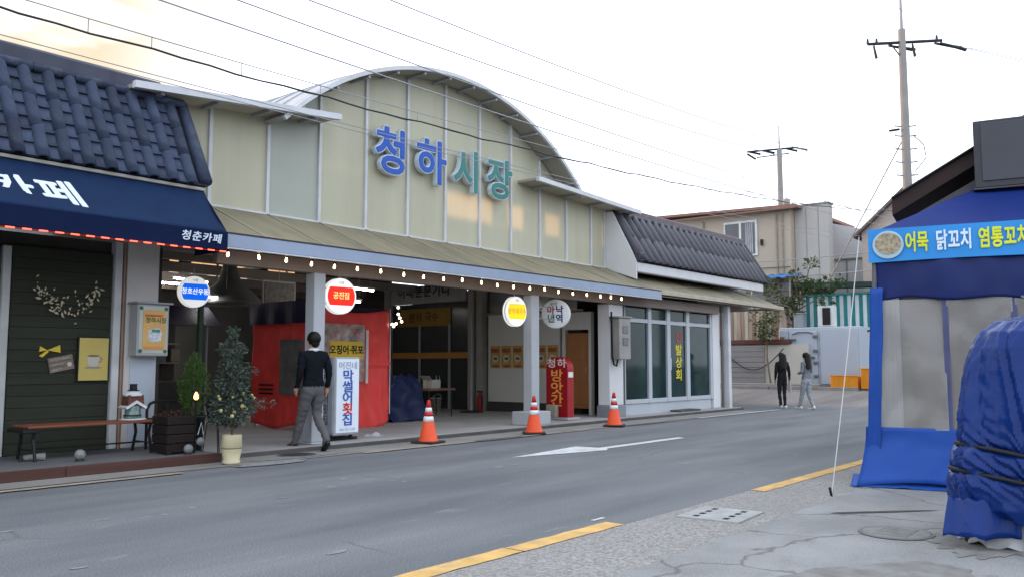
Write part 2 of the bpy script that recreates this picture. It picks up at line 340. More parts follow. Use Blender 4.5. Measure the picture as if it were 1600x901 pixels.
b.add([(13.85, 7.42, .0055), (13.8, 7.26, .0055), (11.3, 7.27, .0055), (11.12, 7.14, .0055), (9.38, 7.6, .0055), (11.3, 7.84, .0055), (11.32, 7.44, .0055)], [(0, 6, 5, 4, 3, 2, 1)])
tag(b.build('lane_arrow', m_wpaint, recalc=False), kind='structure')
strip('paint_fleck', 6.05, 6.22, 4.02, 4.06, m_wpaint, .0055)

# drain cover with two rows of slots, manhole covers
m_cover = mat('drain_concrete', (.31, .31, .305), .85, .2, 6, .2, 60)
m_black = mat('black_gap', (.012, .012, .013), .8, 0)
t = thing('drain_cover', 'pale concrete drain cover with two rows of slots beside the road edge', 'drain cover', (6.95, 3.33, .01), 4)
b = MB(); ys = [-.27, -.19, -.10, .10, .19, .27]
def loc(o, x, y, z): return WM[o.name] @ Vector((x, y, z))
def lbox(b, o, a, c, mi=0): b.box(a, c, mi, WM[o.name])
lbox(b, t, (-.31, -.27, -.02), (.31, .27, .006))
b.build('cover', m_cover, t)
for k in range(4):
    for y in (-.15, .11):
        x = -.24 + k * .135; b = MB(); lbox(b, t, (x, y, .0065), (x + .07, y + .045, .0085)); b.build('slot', m_black, t)
def manhole(c, r, label, m):
    t = thing('manhole_cover', label, 'manhole cover', c)
    b = MB(); b.lathe([(r * 1.12, .0), (r * 1.1, .006), (r * 1.02, .007), (r * 1.01, .0)], c, 28); b.build('rim', mat('lid_rim', (.16, .158, .155), .9, .2, 6), t)
    b = MB(); b.lathe([(r, 0), (r, .007), (r * .9, .008), (.001, .008)], c, 28)
    for k in range(6): b.box((c[0] - .02 + (k - 2.5) * r * .26, c[1] - r * .5, c[2] + .006), (c[0] + .02 + (k - 2.5) * r * .26, c[1] + r * .5, c[2] + .012))
    b.build('lid', m, t)
manhole((7.0, 1.93, .016), .24, 'round manhole cover in the concrete pavement near the blue tent', mat('old_lid', (.2, .195, .19), .8, .2, 8, .3, 60))
manhole((7.72, 10.15, .009), .26, 'dark round manhole cover beside the cream barrel planter', mat('iron_lid', (.05, .05, .05), .6, .2, 8, .3, 60))

# ------------------------------------------------------------------ market hall with the arched front
m_alu = mat('white_aluminium', (.52, .53, .56), .5, .12, 2.5, stain_glare=.25, stain_glare_col=(.34, .33, .32), sscale=3)
m_panel = mat('cream_panel', (.585, .57, .43), .42, .07, .9, trans=.30, rnd=.03, spec=.3, stretch=(2.2, 1, .22), stain_glare=.16, stain_glare_col=(.36, .34, .26), sscale=1.3)
m_roofgrey = mat('roof_sheet_grey', (.34, .35, .37), .5, .12, 2.5)
m_steel = mat('grey_steel', (.30, .31, .33), .5, .1, 3)
m_soffit = mat('soffit_panel', (.42, .40, .34), .6, .08, 1.5, trans=.25)
m_can = mat('canopy_sheet', (.215, .19, .125), .5, .25, 1.1, stretch=(1.6, .45, 1), stain_glare=.8, stain_glare_col=(.095, .09, .08), sscale=.9, rnd=.08, trans=.12)
m_fascia = mat('fascia_pale_blue', (.27, .325, .43), .5, .08, 2, stain_glare=.3, stain_glare_col=(.23, .25, .30), sscale=2.2)
m_beam = mat('beam_taupe', (.22, .18, .155), .7, .1, 2)
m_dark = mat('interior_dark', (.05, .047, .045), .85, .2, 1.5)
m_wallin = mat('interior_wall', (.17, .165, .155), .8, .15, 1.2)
CX, R0, ZT = 12.65, 6.05, 7.0
def arch(x): return ZT - (R0 - math.sqrt(R0 * R0 - (x - CX) ** 2))
hall = thing('market_hall', 'open market hall with arched cream panel front and long front canopy', 'market building', (12.65, 12, 0))
MX = [6.72] + [7.34 + 1.0655 * k for k in range(11)] + [18.62]
def top(x):
    if 8.75 < x < 16.6: return max(arch(x), 5.3)
    return 5.13 + .1 * (x - 5.8) if x < 12 else 5.40 - .035 * (x - 15)
for i in range(len(MX) - 1):
    x0, x1 = MX[i] + .018, MX[i + 1] - .018; k = 6
    poly = [(x0, 3.76), (x1, 3.76)] + [(x1 + (x0 - x1) * j / k, top(x1 + (x0 - x1) * j / k) + .02) for j in range(k + 1)]
    MB().add([(x, 12.012, z) for x, z in poly], [tuple(range(len(poly)))]).build('panel', m_panel if i != 2 else mat('bluish_panel', (.48, .52, .46), .42, .06, .9, trans=.30, spec=.3), hall, recalc=False)
for x in MX:
    b = MB(); b.bbox((x - .03, 11.965, 3.74), (x + .03, 12.06, top(x) + .04), .006); b.build('mullion', m_alu, hall)
MB().bbox((6.7, 11.955, 3.70), (18.64, 12.05, 3.755), .006).build('sill_rail', m_alu, hall)
# arched roof, soffit ribs, front edge band
k = 40; A = [(CX + R0 * math.sin(a), ZT - R0 + R0 * math.cos(a)) for a in [R(-45) + R(90) * i / k for i in range(k + 1)]]
def archband(r0, r1, y0, y1):
    aa = [R(-45) + R(90) * i / k for i in range(k + 1)]
    p = [(CX + r0 * math.sin(a), ZT - R0 + r0 * math.cos(a)) for a in aa] + [(CX + r1 * math.sin(a), ZT - R0 + r1 * math.cos(a)) for a in reversed(aa)]
    return MB().prism(p, (0, y0, 0), (1, 0, 0), (0, 0, 1), (0, y1 - y0, 0))
autosmooth(archband(R0 + .03, R0 + .08, 11.53, 14.1).build('arch_roof', m_roofgrey, hall))
autosmooth(archband(R0 + .0, R0 + .075, 11.46, 11.525).build('roof_edge', m_alu, hall))
autosmooth(archband(R0 + .0, R0 + .027, 11.53, 11.97).build('soffit', m_soffit, hall))
for i in range(-12, 13):
    a = math.asin(min(.99, max(-.99, i * .355 / R0 * 1.0)))
    if abs(i) % 2 == 0: continue
    c = Vector((CX + R0 * math.sin(a), 0, ZT - R0 + R0 * math.cos(a)))
    b = MB(); b.cyl((c.x, 11.5, c.z - .045), (c.x, 11.99, c.z - .045), .028, n=6); b.build('roof_rib', m_steel, hall)
for i in range(3):   # standing seams on the curved roof skin
    pass
for y in (12.1, 12.7, 13.3, 13.9):
    autosmooth(archband(R0 + .08, R0 + .10, y, y + .05).build('roof_seam', m_roofgrey, hall))
# wing roofs: thin slabs either side of the arch
def wing(x0, z0, x1, z1):
    p = [(x0, z0), (x1, z1), (x1, z1 + .10), (x0, z0 + .10)]
    w = MB().prism(p, (0, 11.38, 0), (1, 0, 0), (0, 0, 1), (0, .09, 0)).build('eave_fascia', m_alu, hall)
    MB().prism([(x0 + .02, z0 + .03), (x1 - .02, z1 + .03), (x1 - .02, z1 + .085), (x0 + .02, z0 + .085)], (0, 11.475, 0), (1, 0, 0), (0, 0, 1), (0, 2.2, 0)).build('wing_roof', m_soffit, hall)
    n = 4
    for i in range(n):
        t = (i + .5) / n; x = x0 + (x1 - x0) * t; z = z0 + (z1 - z0) * t
        MB().box((x - .03, 11.48, z - .03), (x + .03, 11.96, z + .025)).build('bracket', m_steel, hall)
    return w
wing(5.80, 5.10, 9.45, 5.45); wing(15.05, 5.33, 19.45, 5.17)
# unseen screen added behind the panels; three gaps let warm sun patches through
m_back = mat('sun_mask_grey', (.25, .25, .24), .7, .1)
def mask_wall(x0, x1, z0, z1): MB().box((x0, 14.05, z0), (x1, 14.09, z1)).build('sun_mask', m_back, hall)
mask_wall(6.7, 12.75, 3.76, 5.2); mask_wall(12.78, 18.6, 3.76, 4.70)
MB().box((6.7, 14.05, 5.21), (8.9, 14.09, 5.45)).build('sun_mask', m_back, hall)
MB().box((16.45, 14.05, 5.21), (18.6, 14.09, 5.45)).build('sun_mask', m_back, hall)
mask_wall(14.2, 14.75, 4.72, 5.2); mask_wall(15.3, 16.15, 4.72, 5.2); mask_wall(16.7, 18.6, 4.72, 5.2)
MB().prism([(8.6, 5.22), (16.7, 5.22)] + [(x, arch(x) + .07) for x in [16.7 - 8.1 * i / 20 for i in range(21)]], (0, 14.05, 0), (1, 0, 0), (0, 0, 1), (0, .04, 0)).build('sun_mask_gable', m_back, hall)
# lean-to canopy over the pavement
cy0, cz0, cy1, cz1 = 10.42, 3.05, 11.96, 3.71
cxs = [5.8, 6.7] + [7.34 + 1.0655 * i for i in range(18)] + [26.38]
for i in range(len(cxs) - 1):
    x0, x1 = cxs[i] + .012, cxs[i + 1] - .012
    dz = -.02 if x0 > 18.6 else 0
    MB().add([(x0, cy0, cz0), (x1, cy0, cz0), (x1, cy1, cz1), (x0, cy1, cz1), (x0, cy0, cz0 + .02), (x1, cy0, cz0 + .02), (x1, cy1, cz1 + .02), (x0, cy1, cz1 + .02)],
             [(3, 2, 1, 0), (4, 5, 6, 7), (0, 1, 5, 4), (1, 2, 6, 5), (2, 3, 7, 6), (3, 0, 4, 7)]).build('canopy_sheet', m_can, hall)
    x = cxs[i + 1]
    if x < 26.3:
        MB().add([(x - .02, cy0 + .01, cz0 + .005), (x + .02, cy0 + .01, cz0 + .005), (x + .02, cy1, cz1 + .005), (x - .02, cy1, cz1 + .005),
              (x - .02, cy0 + .01, cz0 + .035), (x + .02, cy0 + .01, cz0 + .035), (x + .02, cy1, cz1 + .035), (x - .02, cy1, cz1 + .035)],
             [(3, 2, 1, 0), (4, 5, 6, 7), (0, 1, 5, 4), (1, 2, 6, 5), (2, 3, 7, 6), (3, 0, 4, 7)]).build('canopy_seam', mat('canopy_seam', (.27, .25, .19), .5), hall)
MB().bbox((5.8, 10.34, 2.87), (18.6, 10.415, 3.055), .008).build('canopy_fascia', m_fascia, hall)
MB().box((5.8, 10.332, 3.057), (18.6, 10.418, 3.074)).build('gap_shade_strip', mat('gap_shade', (.05, .04, .045), .6), hall)  # dark strip painting the shaded gap over the fascia
MB().box((5.8, 10.330, 2.85), (18.6, 10.39, 2.868)).build('fascia_lip', m_alu, hall)
MB().bbox((18.61, 10.37, 2.98), (26.4, 10.415, 3.085), .006).build('canopy_fascia', mat('thin_fascia', (.36, .32, .25), .5), hall)
MB().bbox((26.385, 10.42, 2.99), (26.42, 11.6, 3.05), .006).build('canopy_edge', m_steel, hall)
MB().add([(5.85, 10.44, 2.90), (26.3, 10.44, 2.96), (26.3, 11.94, 3.62), (5.85, 11.94, 3.62), (5.85, 10.44, 2.915), (26.3, 10.44, 2.975), (26.3, 11.94, 3.635), (5.85, 11.94, 3.635)],
         [(3, 2, 1, 0), (4, 5, 6, 7), (0, 1, 5, 4), (1, 2, 6, 5), (2, 3, 7, 6), (3, 0, 4, 7)]).build('canopy_ceiling', mat('canopy_ceiling', (.34, .29, .24), .7, .12, 1.5), hall)
MB().bbox((6.75, 10.76, 2.69), (22.6, 10.88, 2.93), .01).build('front_beam', m_beam, hall)
MB().box((6.7, 12.06, 3.0), (18.6, 12.3, 3.74)).build('lintel', m_beam, hall)
m_post = mat('post_paint', (.40, .42, .45), .55, .1, 2, stain_glare=.3, stain_glare_col=(.2, .19, .18), sscale=2)
for x, w in ((8.52, .11), (14.02, .13)):
    MB().bbox((x - w, 10.82 - .11, .10), (x + w, 10.82 + .11, 2.69), .012).build('post', m_post, hall)
for x in (8.52, 14.02):
    MB().bbox(*(((x - .34, 10.58, .07), (x + .34, 11.06, .34)) if x > 10 else ((x - .15, 10.66, .07), (x + .15, 10.98, .1))), .014).build('post_base', m_post, hall)
MB().bbox((23.1, 10.72, .0), (23.27, 10.89, 2.95), .01).build('post', m_alu, hall)
# hall interior: side shops on the right, left wall, ceiling, back wall with a strip of high windows
XR = 17.5
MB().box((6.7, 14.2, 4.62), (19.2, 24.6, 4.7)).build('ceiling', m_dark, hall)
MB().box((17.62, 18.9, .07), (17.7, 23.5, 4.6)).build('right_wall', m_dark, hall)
for a in ((6.7, 23.6, 3.50, 0.07), ): pass
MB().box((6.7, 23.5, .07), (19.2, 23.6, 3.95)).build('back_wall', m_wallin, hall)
for x0, x1 in ((6.7, 13.2), (13.5, 13.9), (14.75, 14.82), (15.85, 16.6), (17.3, 17.36), (18.3, 19.2)):
    MB().box((x0, 23.52, 3.96), (x1, 23.58, 4.62)).build('window_mullion', m_dark, hall)
for x0, x1 in ((13.2, 13.5), (13.9, 14.75), (14.82, 15.85), (16.6, 17.3), (17.36, 18.3)):
    MB().box((x0, 23.54, 3.96), (x1, 23.56, 4.62)).build('high_window', mat('frosted_pane', (.8, .78, .7), .4, .03, trans=.8), hall)
for y in (13.6, 15.6, 17.6, 19.8, 21.8):
    MB().bbox((6.72, y - .05, 3.3), (17.45, y + .05, 3.52), .01).build('roof_beam', m_beam, hall)
for x in (9.3, 12.1, 14.9):
    MB().box((x - .03, 12.35, 3.53), (x + .03, 23.4, 3.6)).build('purlin', m_steel, hall)
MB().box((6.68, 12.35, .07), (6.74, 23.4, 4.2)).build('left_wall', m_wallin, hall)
# right row: rice mill wall with posters and door, then the dark snack shop
m_mill = mat('mill_wall_cream', (.52, .52, .48), .7, .06, 1.2, stain_glare=.2, stain_glare_col=(.38, .36, .33))
MB().box((XR, 12.62, .32), (XR + .15, 14.95, 2.62)).build('mill_wall', m_mill, hall)
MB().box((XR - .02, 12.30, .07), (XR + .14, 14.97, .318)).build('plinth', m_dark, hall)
MB().box((XR + .03, 12.1, 2.62), (XR + .15, 15.0, 3.5)).build('mill_transom', mat('dark_glass', (.03, .032, .035), .2, .1, spec=.6), hall)
MB().bbox((XR - .03, 11.9, 2.58), (XR + .02, 15.0, 2.64), .006).build('mill_rail', m_beam, hall)
d = MB().bbox((XR - .01, 11.74, .22), (XR + .04, 12.42, 2.05), .01).build('door', mat('orange_door', (.30, .125, .045), .5, .12, 2, stretch=(1, 6, .4)), hall)
for z0, z1 in ((.32, .78), (.86, 1.32), (1.40, 1.95)): MB().bbox((XR - .02, 11.82, z0), (XR - .005, 12.34, z1), .006).build('door_panel', MATS['orange_door'], d)
MB().cyl((XR - .06, 11.80, 1.1), (XR - .06, 11.80, 1.22), .012).build('handle', m_steel, d)
for y0, y1, z1 in ((11.66, 11.735, 2.13), (12.425, 12.52, 2.13)): MB().box((XR - .03, y0, .07), (XR + .1, y1, z1)).build('door_frame', m_mill, hall)
MB().box((XR - .028, 11.66, 2.131), (XR + .1, 12.52, 2.56)).build('door_header', m_mill, hall)
for y in (15.15, 15.45, 18.75):
    MB().bbox((XR - .16, y - .1, .07), (XR + .1, y + .1, 3.5), .01).build('column', mat('column_beige', (.27, .26, .235), .7, .1), hall)
# snack shop front
MB().box((XR + .02, 15.56, .07), (XR + .1, 18.64, 3.0)).build('snack_glass', MATS['dark_glass'], hall)
for y in (16.35, 17.5): MB().bbox((XR - .04, y - .03, .07), (XR + .015, y + .03, 2.4), .006).build('snack_frame', m_steel, hall)
MB().bbox((XR - .05, 15.56, 1.45), (XR + .01, 18.6, 1.62), .006).build('snack_band', mat('orange_band', (.42, .19, .04), .6, .1), hall)
bn = MB().bbox((XR - .03, 16.32, 2.36), (XR + .012, 18.4, 2.86), .006).build('shop_banner', mat('ochre_banner', (.26, .15, .03), .6, .15), hall)
text('분식 국수', 'lettering', mat('brown_print', (.12, .05, .02), .7), bn, (XR - .035, 17.35, 2.6), (0, -1, 0), (0, 0, 1), .3, .02)
MB().bbox((XR - .1, 15.7, 3.0), (XR + .0, 18.62, 3.5), .01).build('shop_board', mat('board_white', (.34, .33, .33), .6, .08), hall)
text('이대분분기니', 'lettering', mat('charcoal_print', (.02, .02, .022), .6), hall, (XR - .106, 17.3, 3.32), (0, -1, 0), (0, 0, 1), .36, .02, space=1.1)
# ------------------------------------------------------------------ sign letters on the arch
m_blue = mat('sign_blue', (.028, .09, .40), .5, .05, spec=.2); m_green = mat('sign_green', (.05, .19, .17), .5, .05, spec=.2); m_rim = mat('sign_rim', (.50, .58, .64), .5, .05)
m_return = mat('letter_return', (.45, .50, .50), .5, .05)
ms = thing('market_sign', 'four raised channel letters on the arched front, two blue and two green', 'sign', (12.6, 11.95, 4.8))
for ch, x, mm in (('청', 11.02, m_blue), ('하', 12.09, m_blue), ('시', 13.15, m_green), ('장', 14.21, m_green)):
    o = text(ch, 'letter', m_rim, ms, (x, 11.87, 5.21), (1, 0, 0), (0, 0, 1), .93, .045, .05)
    o['label'] = ('blue' if mm is m_blue else 'green') + ' outlined channel letter ' + ch
    text(ch, 'letter_face', mm, o, (x, 11.811, 5.21), (1, 0, 0), (0, 0, 1), .93, .022, .004)
for x in (10.75, 11.3, 11.85, 12.3, 12.95, 13.4, 14.0, 14.5):
    MB().cyl((x, 11.91, 5.2), (x, 11.995, 5.2), .012, n=6).build('standoff', m_steel, ms)

# ------------------------------------------------------------------ tiled mansard roofs
def tile_meshes(pitch, rowlen, rr, m):
    # cover tile: half round barrel along local y; pan tile: shallow slab
    b = MB(); n = 7; vs = []
    for yy, r in ((0, rr * 1.04), (rowlen * 1.06, rr * .97)):
        for i in range(n): a = math.pi * i / (n - 1); vs.append((r * math.cos(a), yy, .012 + r * math.sin(a) * .95))
    for i in range(n): a = math.pi * i / (n - 1); vs.append((rr * .8 * math.cos(a), 0, .004 + rr * .7 * math.sin(a)))
    fs = [(i, i + 1, n + i + 1, n + i) for i in range(n - 1)] + [(2 * n + i, 2 * n + i + 1, i + 1, i) for i in range(n - 1)]
    b.add(vs, fs); cover = b.mesh('cover_tile', m, True)
    w = pitch / 2 - rr * .55; b = MB(); k = 4; vs = []
    for yy, z in ((0, .045), (rowlen * 1.1, .012), (0, .012)):
        for i in range(k + 1): t = i / k * 2 - 1; vs.append((t * w, yy, z + .018 * t * t))
    fs = [(j * 0 + i, i + 1, k + 1 + i + 1, k + 1 + i) for j in (0,) for i in range(k)] + [(2 * (k + 1) + i, 2 * (k + 1) + i + 1, i + 1, i) for i in range(k)]
    b.add(vs, fs); pan = b.mesh('pan_tile', m, False)
    return cover, pan
def tiled_roof(parent, x0, x1, ye, ze, yt, zt, pitch, rows, rr, m, xend, m2, crow=3, mc=None):
    u = Vector((0, yt - ye, zt - ze)); ln = u.length; u.normalize(); rowlen = ln / rows
    base = MB(); nrm = Vector((1, 0, 0)).cross(u)
    base.add([(x0, ye, ze), (x1, ye, ze), (x1, yt, zt), (x0, yt, zt), (x0, ye + .1, ze - .02), (x1, ye + .1, ze - .02), (x1, yt + .1, zt - .02), (x0, yt + .1, zt - .02)],
             [(0, 1, 2, 3), (7, 6, 5, 4), (0, 4, 5, 1), (1, 5, 6, 2), (2, 6, 7, 3), (3, 7, 4, 0)])
    roof = base.build('roof', m2, parent)
    pan = tile_meshes(pitch, rowlen, rr, m)[1]; cov = tile_meshes(pitch, ln / crow, rr, mc or m)[0]
    n = int((x1 - x0) / pitch)
    for i in range(n):
        x = xend - i * pitch
        if x < x0 + .1: break
        for j in range(rows):
            jit = Matrix.Rotation(random.uniform(-.028, .028), 4, 'Z') @ Matrix.Translation((random.uniform(-.004, .004), 0, random.uniform(-.003, .004)))
            p = Vector((x, ye, ze)) + u * (j * rowlen - .03)
            if j < crow: inst(cov, 'cover_tile', roof, frame(Vector((x, ye, ze)) + u * (j * ln / crow - .05) + nrm * .03, (1, 0, 0), u) @ jit)
            if x - pitch / 2 > x0: inst(pan, 'pan_tile', roof, frame(p - Vector((pitch / 2, 0, 0)) + nrm * .0, (1, 0, 0), u) @ jit)
    return roof, u, nrm, ln
m_tileL = mat('tile_slate_blue', (.034, .047, .083), .7, .3, 6, .25, 60, rnd=.3, spec=.2, stain_glare=.5, stain_glare_col=(.10, .11, .14), sscale=5)
m_tileR = mat('tile_charcoal', (.055, .052, .066), .55, .2, 6, .15, 60, rnd=.1)
m_under = mat('tile_underlay', (.03, .034, .046), .8, .15)
# ------------------------------------------------------------------ cafe on the left
cafe = thing('cafe_building', 'dark green boarded cafe with slate blue tiled roof and navy awning', 'cafe', (2, 12, 0))
m_green_w = mat('dark_green_board', (.028, .031, .021), .75, .18, 2, .1, 40, stretch=(.4, 1, 6), rnd=.1)
MB().box((-10, 12.06, 0), (6.66, 16, 3.0)).build('body', m_dark, cafe)
MB().box((-10, 11.82, 3.6), (6.62, 15.9, 5.22)).build('upper_body', m_under, cafe)
roofL, uL, nL, lnL = tiled_roof(cafe, -4, 6.72, 11.0, 3.80, 11.72, 5.08, .283, 7, .08, m_tileL, 6.44, m_under, 3)
# ridge: stacked band and rounded cap tiles, side trim
MB().bbox((-4, 11.66, 5.10), (6.35, 11.95, 5.36), .03).build('ridge_band', mat('ridge_slate', (.052, .056, .082), .6, .2, 4), roofL)
capm = MB(); capm.cyl((0, 0, 0), (.52, 0, 0), .062, .07, 8); capme = capm.mesh('ridge_cap', m_tileL, True)
for i in range(20):
    x = 6.15 - i * .53
    inst(capme, 'ridge_cap', roofL, Matrix.Translation((x, 11.665, 5.11)))
side = MB().tube([Vector((6.68, 11.0, 3.84)) + uL * t for t in (0, .4, .8, 1.2, lnL)], [.10, .095, .09, .085, .08], 8); side.build('verge_tile', m_tileL, roofL, True)
# lower side return of the mansard (seen end on) and soffit line
MB().add([(6.70, 11.03, 3.78), (6.70, 12.0, 3.78), (6.70, 12.0, 5.1), (6.70, 11.74, 5.1)], [(0, 1, 2, 3)]).build('gable_side', mat('gable_grey', (.3, .3, .3), .7), cafe, solid=.02)
MB().bbox((-4, 10.98, 3.72), (6.66, 11.06, 3.765), .006).build('eave_trim', mat('eave_trim', (.33, .31, .28), .6), cafe)
# awning: sloping navy cloth with slack, side cheek, valance
m_navy = mat('awning_navy', (.0058, .019, .058), .85, .12, 3, .08, 200, spec=.12)
m_navy2 = mat('valance_navy', (.0045, .011, .042), .85, .12, 3, .08, 200, spec=.1)
def aw(a, c):
    x = -4 + 10.66 * a - .12 * (1 - c) * (a > .95); y = 10.2 + .82 * c; z = 3.03 + .70 * c - .05 * math.sin(math.pi * c) + .012 * math.sin(x * 2.1) * math.sin(math.pi * c) + .006 * noise.noise(Vector((x * 2, c * 4, 0)))
    return (x, y, z)
awn = MB().grid(aw, 80, 10).build('awning', m_navy, cafe, True, solid=.012, recalc=False)
MB().grid(lambda a, c: (-4 + 10.54 * a, 10.19 + .004 * math.sin(a * 90), 2.79 + .245 * c - .012 * (1 - c) * math.sin(a * 75)), 90, 3).build('valance', m_navy2, awn, solid=.008, recalc=False)
MB().add([(6.545, 10.2, 2.79), (6.545, 11.0, 2.79), (6.65, 11.02, 3.72), (6.545, 10.2, 3.03)], [(0, 1, 2, 3)]).build('awning_cheek', m_navy2, awn, solid=.01)
m_lett = mat('awning_white', (.58, .66, .76), .7, .08)
ua = Vector((0, .82, .70)).normalized()
for ch, x in (('카', 4.0), ('페', 4.55), ('춘', 3.25), ('청', 2.55)):
    p = Vector((x, 10.55, 3.262 + .02)) + Vector((0, -.7, .82)).normalized() * .012
    text(ch, 'lettering', m_lett, awn, p, (1, 0, 0), ua, .58, .024, .003, .96, -.12)
text('청춘카페', 'small_lettering', m_lett, awn, (6.15, 10.178, 2.925), (1, 0, 0), (0, 0, 1), .135, .02, .002, 1.12, .15, space=1.12)
# red light strip under the valance
rs = thing('red_light_strip', 'glowing red light strip along the lower edge of the navy awning', 'light strip', (6.5, 10.17, 2.74))
MB().box((-4, 10.155, 2.765), (6.53, 10.175, 2.778)).build('tape', mat('tape_dark_red', (.25, .01, .01), .6), rs)
ledm = MB().bbox((-.048, -.006, -.007), (.048, .006, .008), .002).mesh('led', mat('led_red', (.8, .03, .02), .4, 0, emit=(1, .10, .06), estr=1.8))
for i in range(16): inst(ledm, 'led', rs, Matrix.Translation((6.45 - i * .175, 10.150, 2.772)))
# boards on the wall, each its own piece
for i in range(18):
    z0 = .12 + i * .15
    MB().bbox((4.56, 11.965, z0 + .001), (5.87, 12.055, z0 + .149), .005).build('board', m_green_w, cafe)
for z0, z1 in ((.12, 2.8),):
    MB().bbox((4.44, 11.93, z0), (4.54, 12.05, z1), .01).build('door_frame', mat('frame_grey_white', (.42, .43, .42), .5), cafe)
    MB().bbox((3.0, 11.99, z0), (4.44, 12.05, z1), .01).build('door', MATS['dark_glass'], cafe)
    MB().bbox((4.20, 11.95, z0), (4.30, 11.988, z1), .01).build('door_stile', mat('stile_dark', (.05, .05, .05), .5), cafe)
    MB().bbox((5.88, 11.90, z0), (5.985, 12.05, z1 + .2), .01).build('white_strip', mat('strip_white', (.50, .51, .52), .5), cafe)
    MB().cyl((6.015, 11.91, z0), (6.015, 11.91, z1 + .2), .02, n=8).build('drain_pipe', mat('pipe_brown', (.26, .17, .12), .5), cafe)
MB().bbox((6.045, 11.88, .12), (6.52, 12.05, 3.3), .012).build('column', mat('column_cream', (.55, .52, .50), .7, .08, 1.5, stain_glare=.25, stain_glare_col=(.25, .24, .22)), cafe)
MB().bbox((6.12, 11.865, .15), (6.48, 11.878, 1.36), .003).build('column_door', mat('column_door_blue', (.42, .47, .55), .5, .05), cafe)
# platform
pf = thing('cafe_platform', 'grey topped low platform with brown fascia board in front of the cafe', 'platform', (2, 11, 0))
MB().box((-8, 10.235, 0), (6.54, 12.06, .118)).build('platform_top', mat('platform_grey', (.135, .135, .14), .75, .15, 2, .1, 30), pf)
for i in range(7): MB().bbox((6.54 - (i + 1) * 1.98 + .006, 10.2, .006), (6.54 - i * 1.98, 10.232, .128), .006).build('fascia_board', mat('fascia_brown', (.075, .035, .028), .65, .2, 3, .1, 40, stretch=(.3, 1, 6), rnd=.1), pf)
MB().box((6.541, 10.21, .006), (6.556, 12.0, .12)).build('end_board', MATS['fascia_brown'], pf)

# ------------------------------------------------------------------ shop with the charcoal tiled roof on the right
shop = thing('tiled_shop', 'white shop with glass front and charcoal tiled mansard roof beside the hall', 'shop', (20, 12, 0))
m_shopw = mat('shop_wall_white', (.62, .63, .64), .7, .06, 1.2)
MB().box((18.72, 11.9, 3.2), (26.4, 14.5, 5.1)).build('upper_body', m_under, shop)
roofR, uR, nR, lnR = tiled_roof(shop, 18.8, 26.75, 11.05, 3.88, 11.82, 5.12, .355, 4, .095, m_tileR, 26.45, m_under, 2, mat('tile_cover_grey', (.115, .115, .135), .5, .15, 6, rnd=.08))
MB().bbox((19.0, 11.76, 5.13), (26.7, 12.05, 5.36), .03).build('ridge_band', mat('ridge_pinkgrey', (.13, .105, .115), .6, .2, 4), roofR)
capR = MB(); capR.cyl((0, 0, 0), (.5, 0, 0), .06, .07, 8); capRm = capR.mesh('ridge_cap', m_tileR, True)
for i in range(15): inst(capRm, 'ridge_cap', roofR, Matrix.Translation((26.15 - i * .51, 11.765, 5.15)))
for x in (18.80, 26.72):
    MB().tube([Vector((x, 11.05, 3.93)) + uR * t for t in (-.06, .4, .8, 1.2, lnR + .05)], [.12, .105, .10, .095, .09], 8).build('verge_tile', m_tileR, roofR, True)
MB().bbox((18.68, 10.98, 3.84), (18.92, 11.16, 4.08), .03).build('verge_end', m_tileR, roofR)
MB().bbox((26.62, 10.98, 3.84), (26.86, 11.16, 4.12), .03).build('verge_end', m_tileR, roofR)
MB().bbox((18.72, 11.06, 3.58), (26.5, 11.22, 3.83), .02).build('gutter', mat('gutter_white', (.56, .57, .60), .5, .05), shop)
MB().prism([(11.08, 3.40), (12.04, 3.74), (12.04, 5.18), (11.78, 5.18), (11.08, 3.86)], (18.66, 0, 0), (0, 1, 0), (0, 0, 1), (.04, 0, 0)).build('gable_wall', m_shopw, shop)
MB().box((17.66, 12.1, .07), (22.75, 18, 3.3)).build('body', m_dark, shop)
MB().box((22.78, 14.55, .0), (26.3, 20, 4.2)).build('sun_block_wing', m_dark, shop)  # unseen rest of the shop, added to block low sun under the carport
MB().box((22.76, 11.5, 2.98), (26.35, 14.4, 3.19)).build('carport_ceiling', m_beam, shop)
GY = 10.95
m_glass = mat('green_glass', (.010, .032, .033), .06, .5, 1.6, spec=.14)
m_fr = mat('shop_frame_white', (.42, .45, .49), .45, .05)
cols = [(17.86, 18.98), (19.12, 19.94), (20.10, 21.00), (21.16, 22.40)]
MB().box((17.80, GY + .03, .07), (22.46, GY + .10, .33)).build('base_panel', m_fr, shop)
for x0, x1 in cols:
    MB().box((x0 + .02, GY + .04, .44), (x1 - .02, GY + .055, 2.30)).build('glass_pane', m_glass, shop)
    MB().box((x0 + .02, GY + .04, 2.42), (x1 - .02, GY + .055, 2.86)).build('transom_pane', m_glass, shop)
for z0, z1 in ((.335, .44), (2.31, 2.41), (2.86, 2.95)): MB().bbox((17.80, GY, z0), (22.46, GY + .095, z1), .006).build('rail', m_fr, shop)
for x0, x1 in ((17.78, 17.88), (18.97, 19.13), (19.93, 20.11), (20.99, 21.17), (22.39, 22.50)):
    MB().bbox((x0, GY - .012, .335), (x1, GY + .10, 2.955), .006).build('stile', m_fr, shop)
MB().bbox((22.51, GY - .03, .07), (22.95, GY + .6, 2.96), .01).build('right_pier', m_shopw, shop)
MB().bbox((17.02, GY - .10, .34), (17.62, GY + .22, 2.69), .01).build('left_pier', m_shopw, shop)
MB().bbox((16.98, GY - .14, .07), (17.66, GY + .24, .335), .01).build('pier_base', mat('pier_base_grey', (.22, .23, .25), .8), shop)
MB().bbox((17.63, GY - .02, .07), (17.77, GY + .3, 2.95), .005).build('corner_post', mat('corner_grey', (.25, .25, .26), .6), shop)
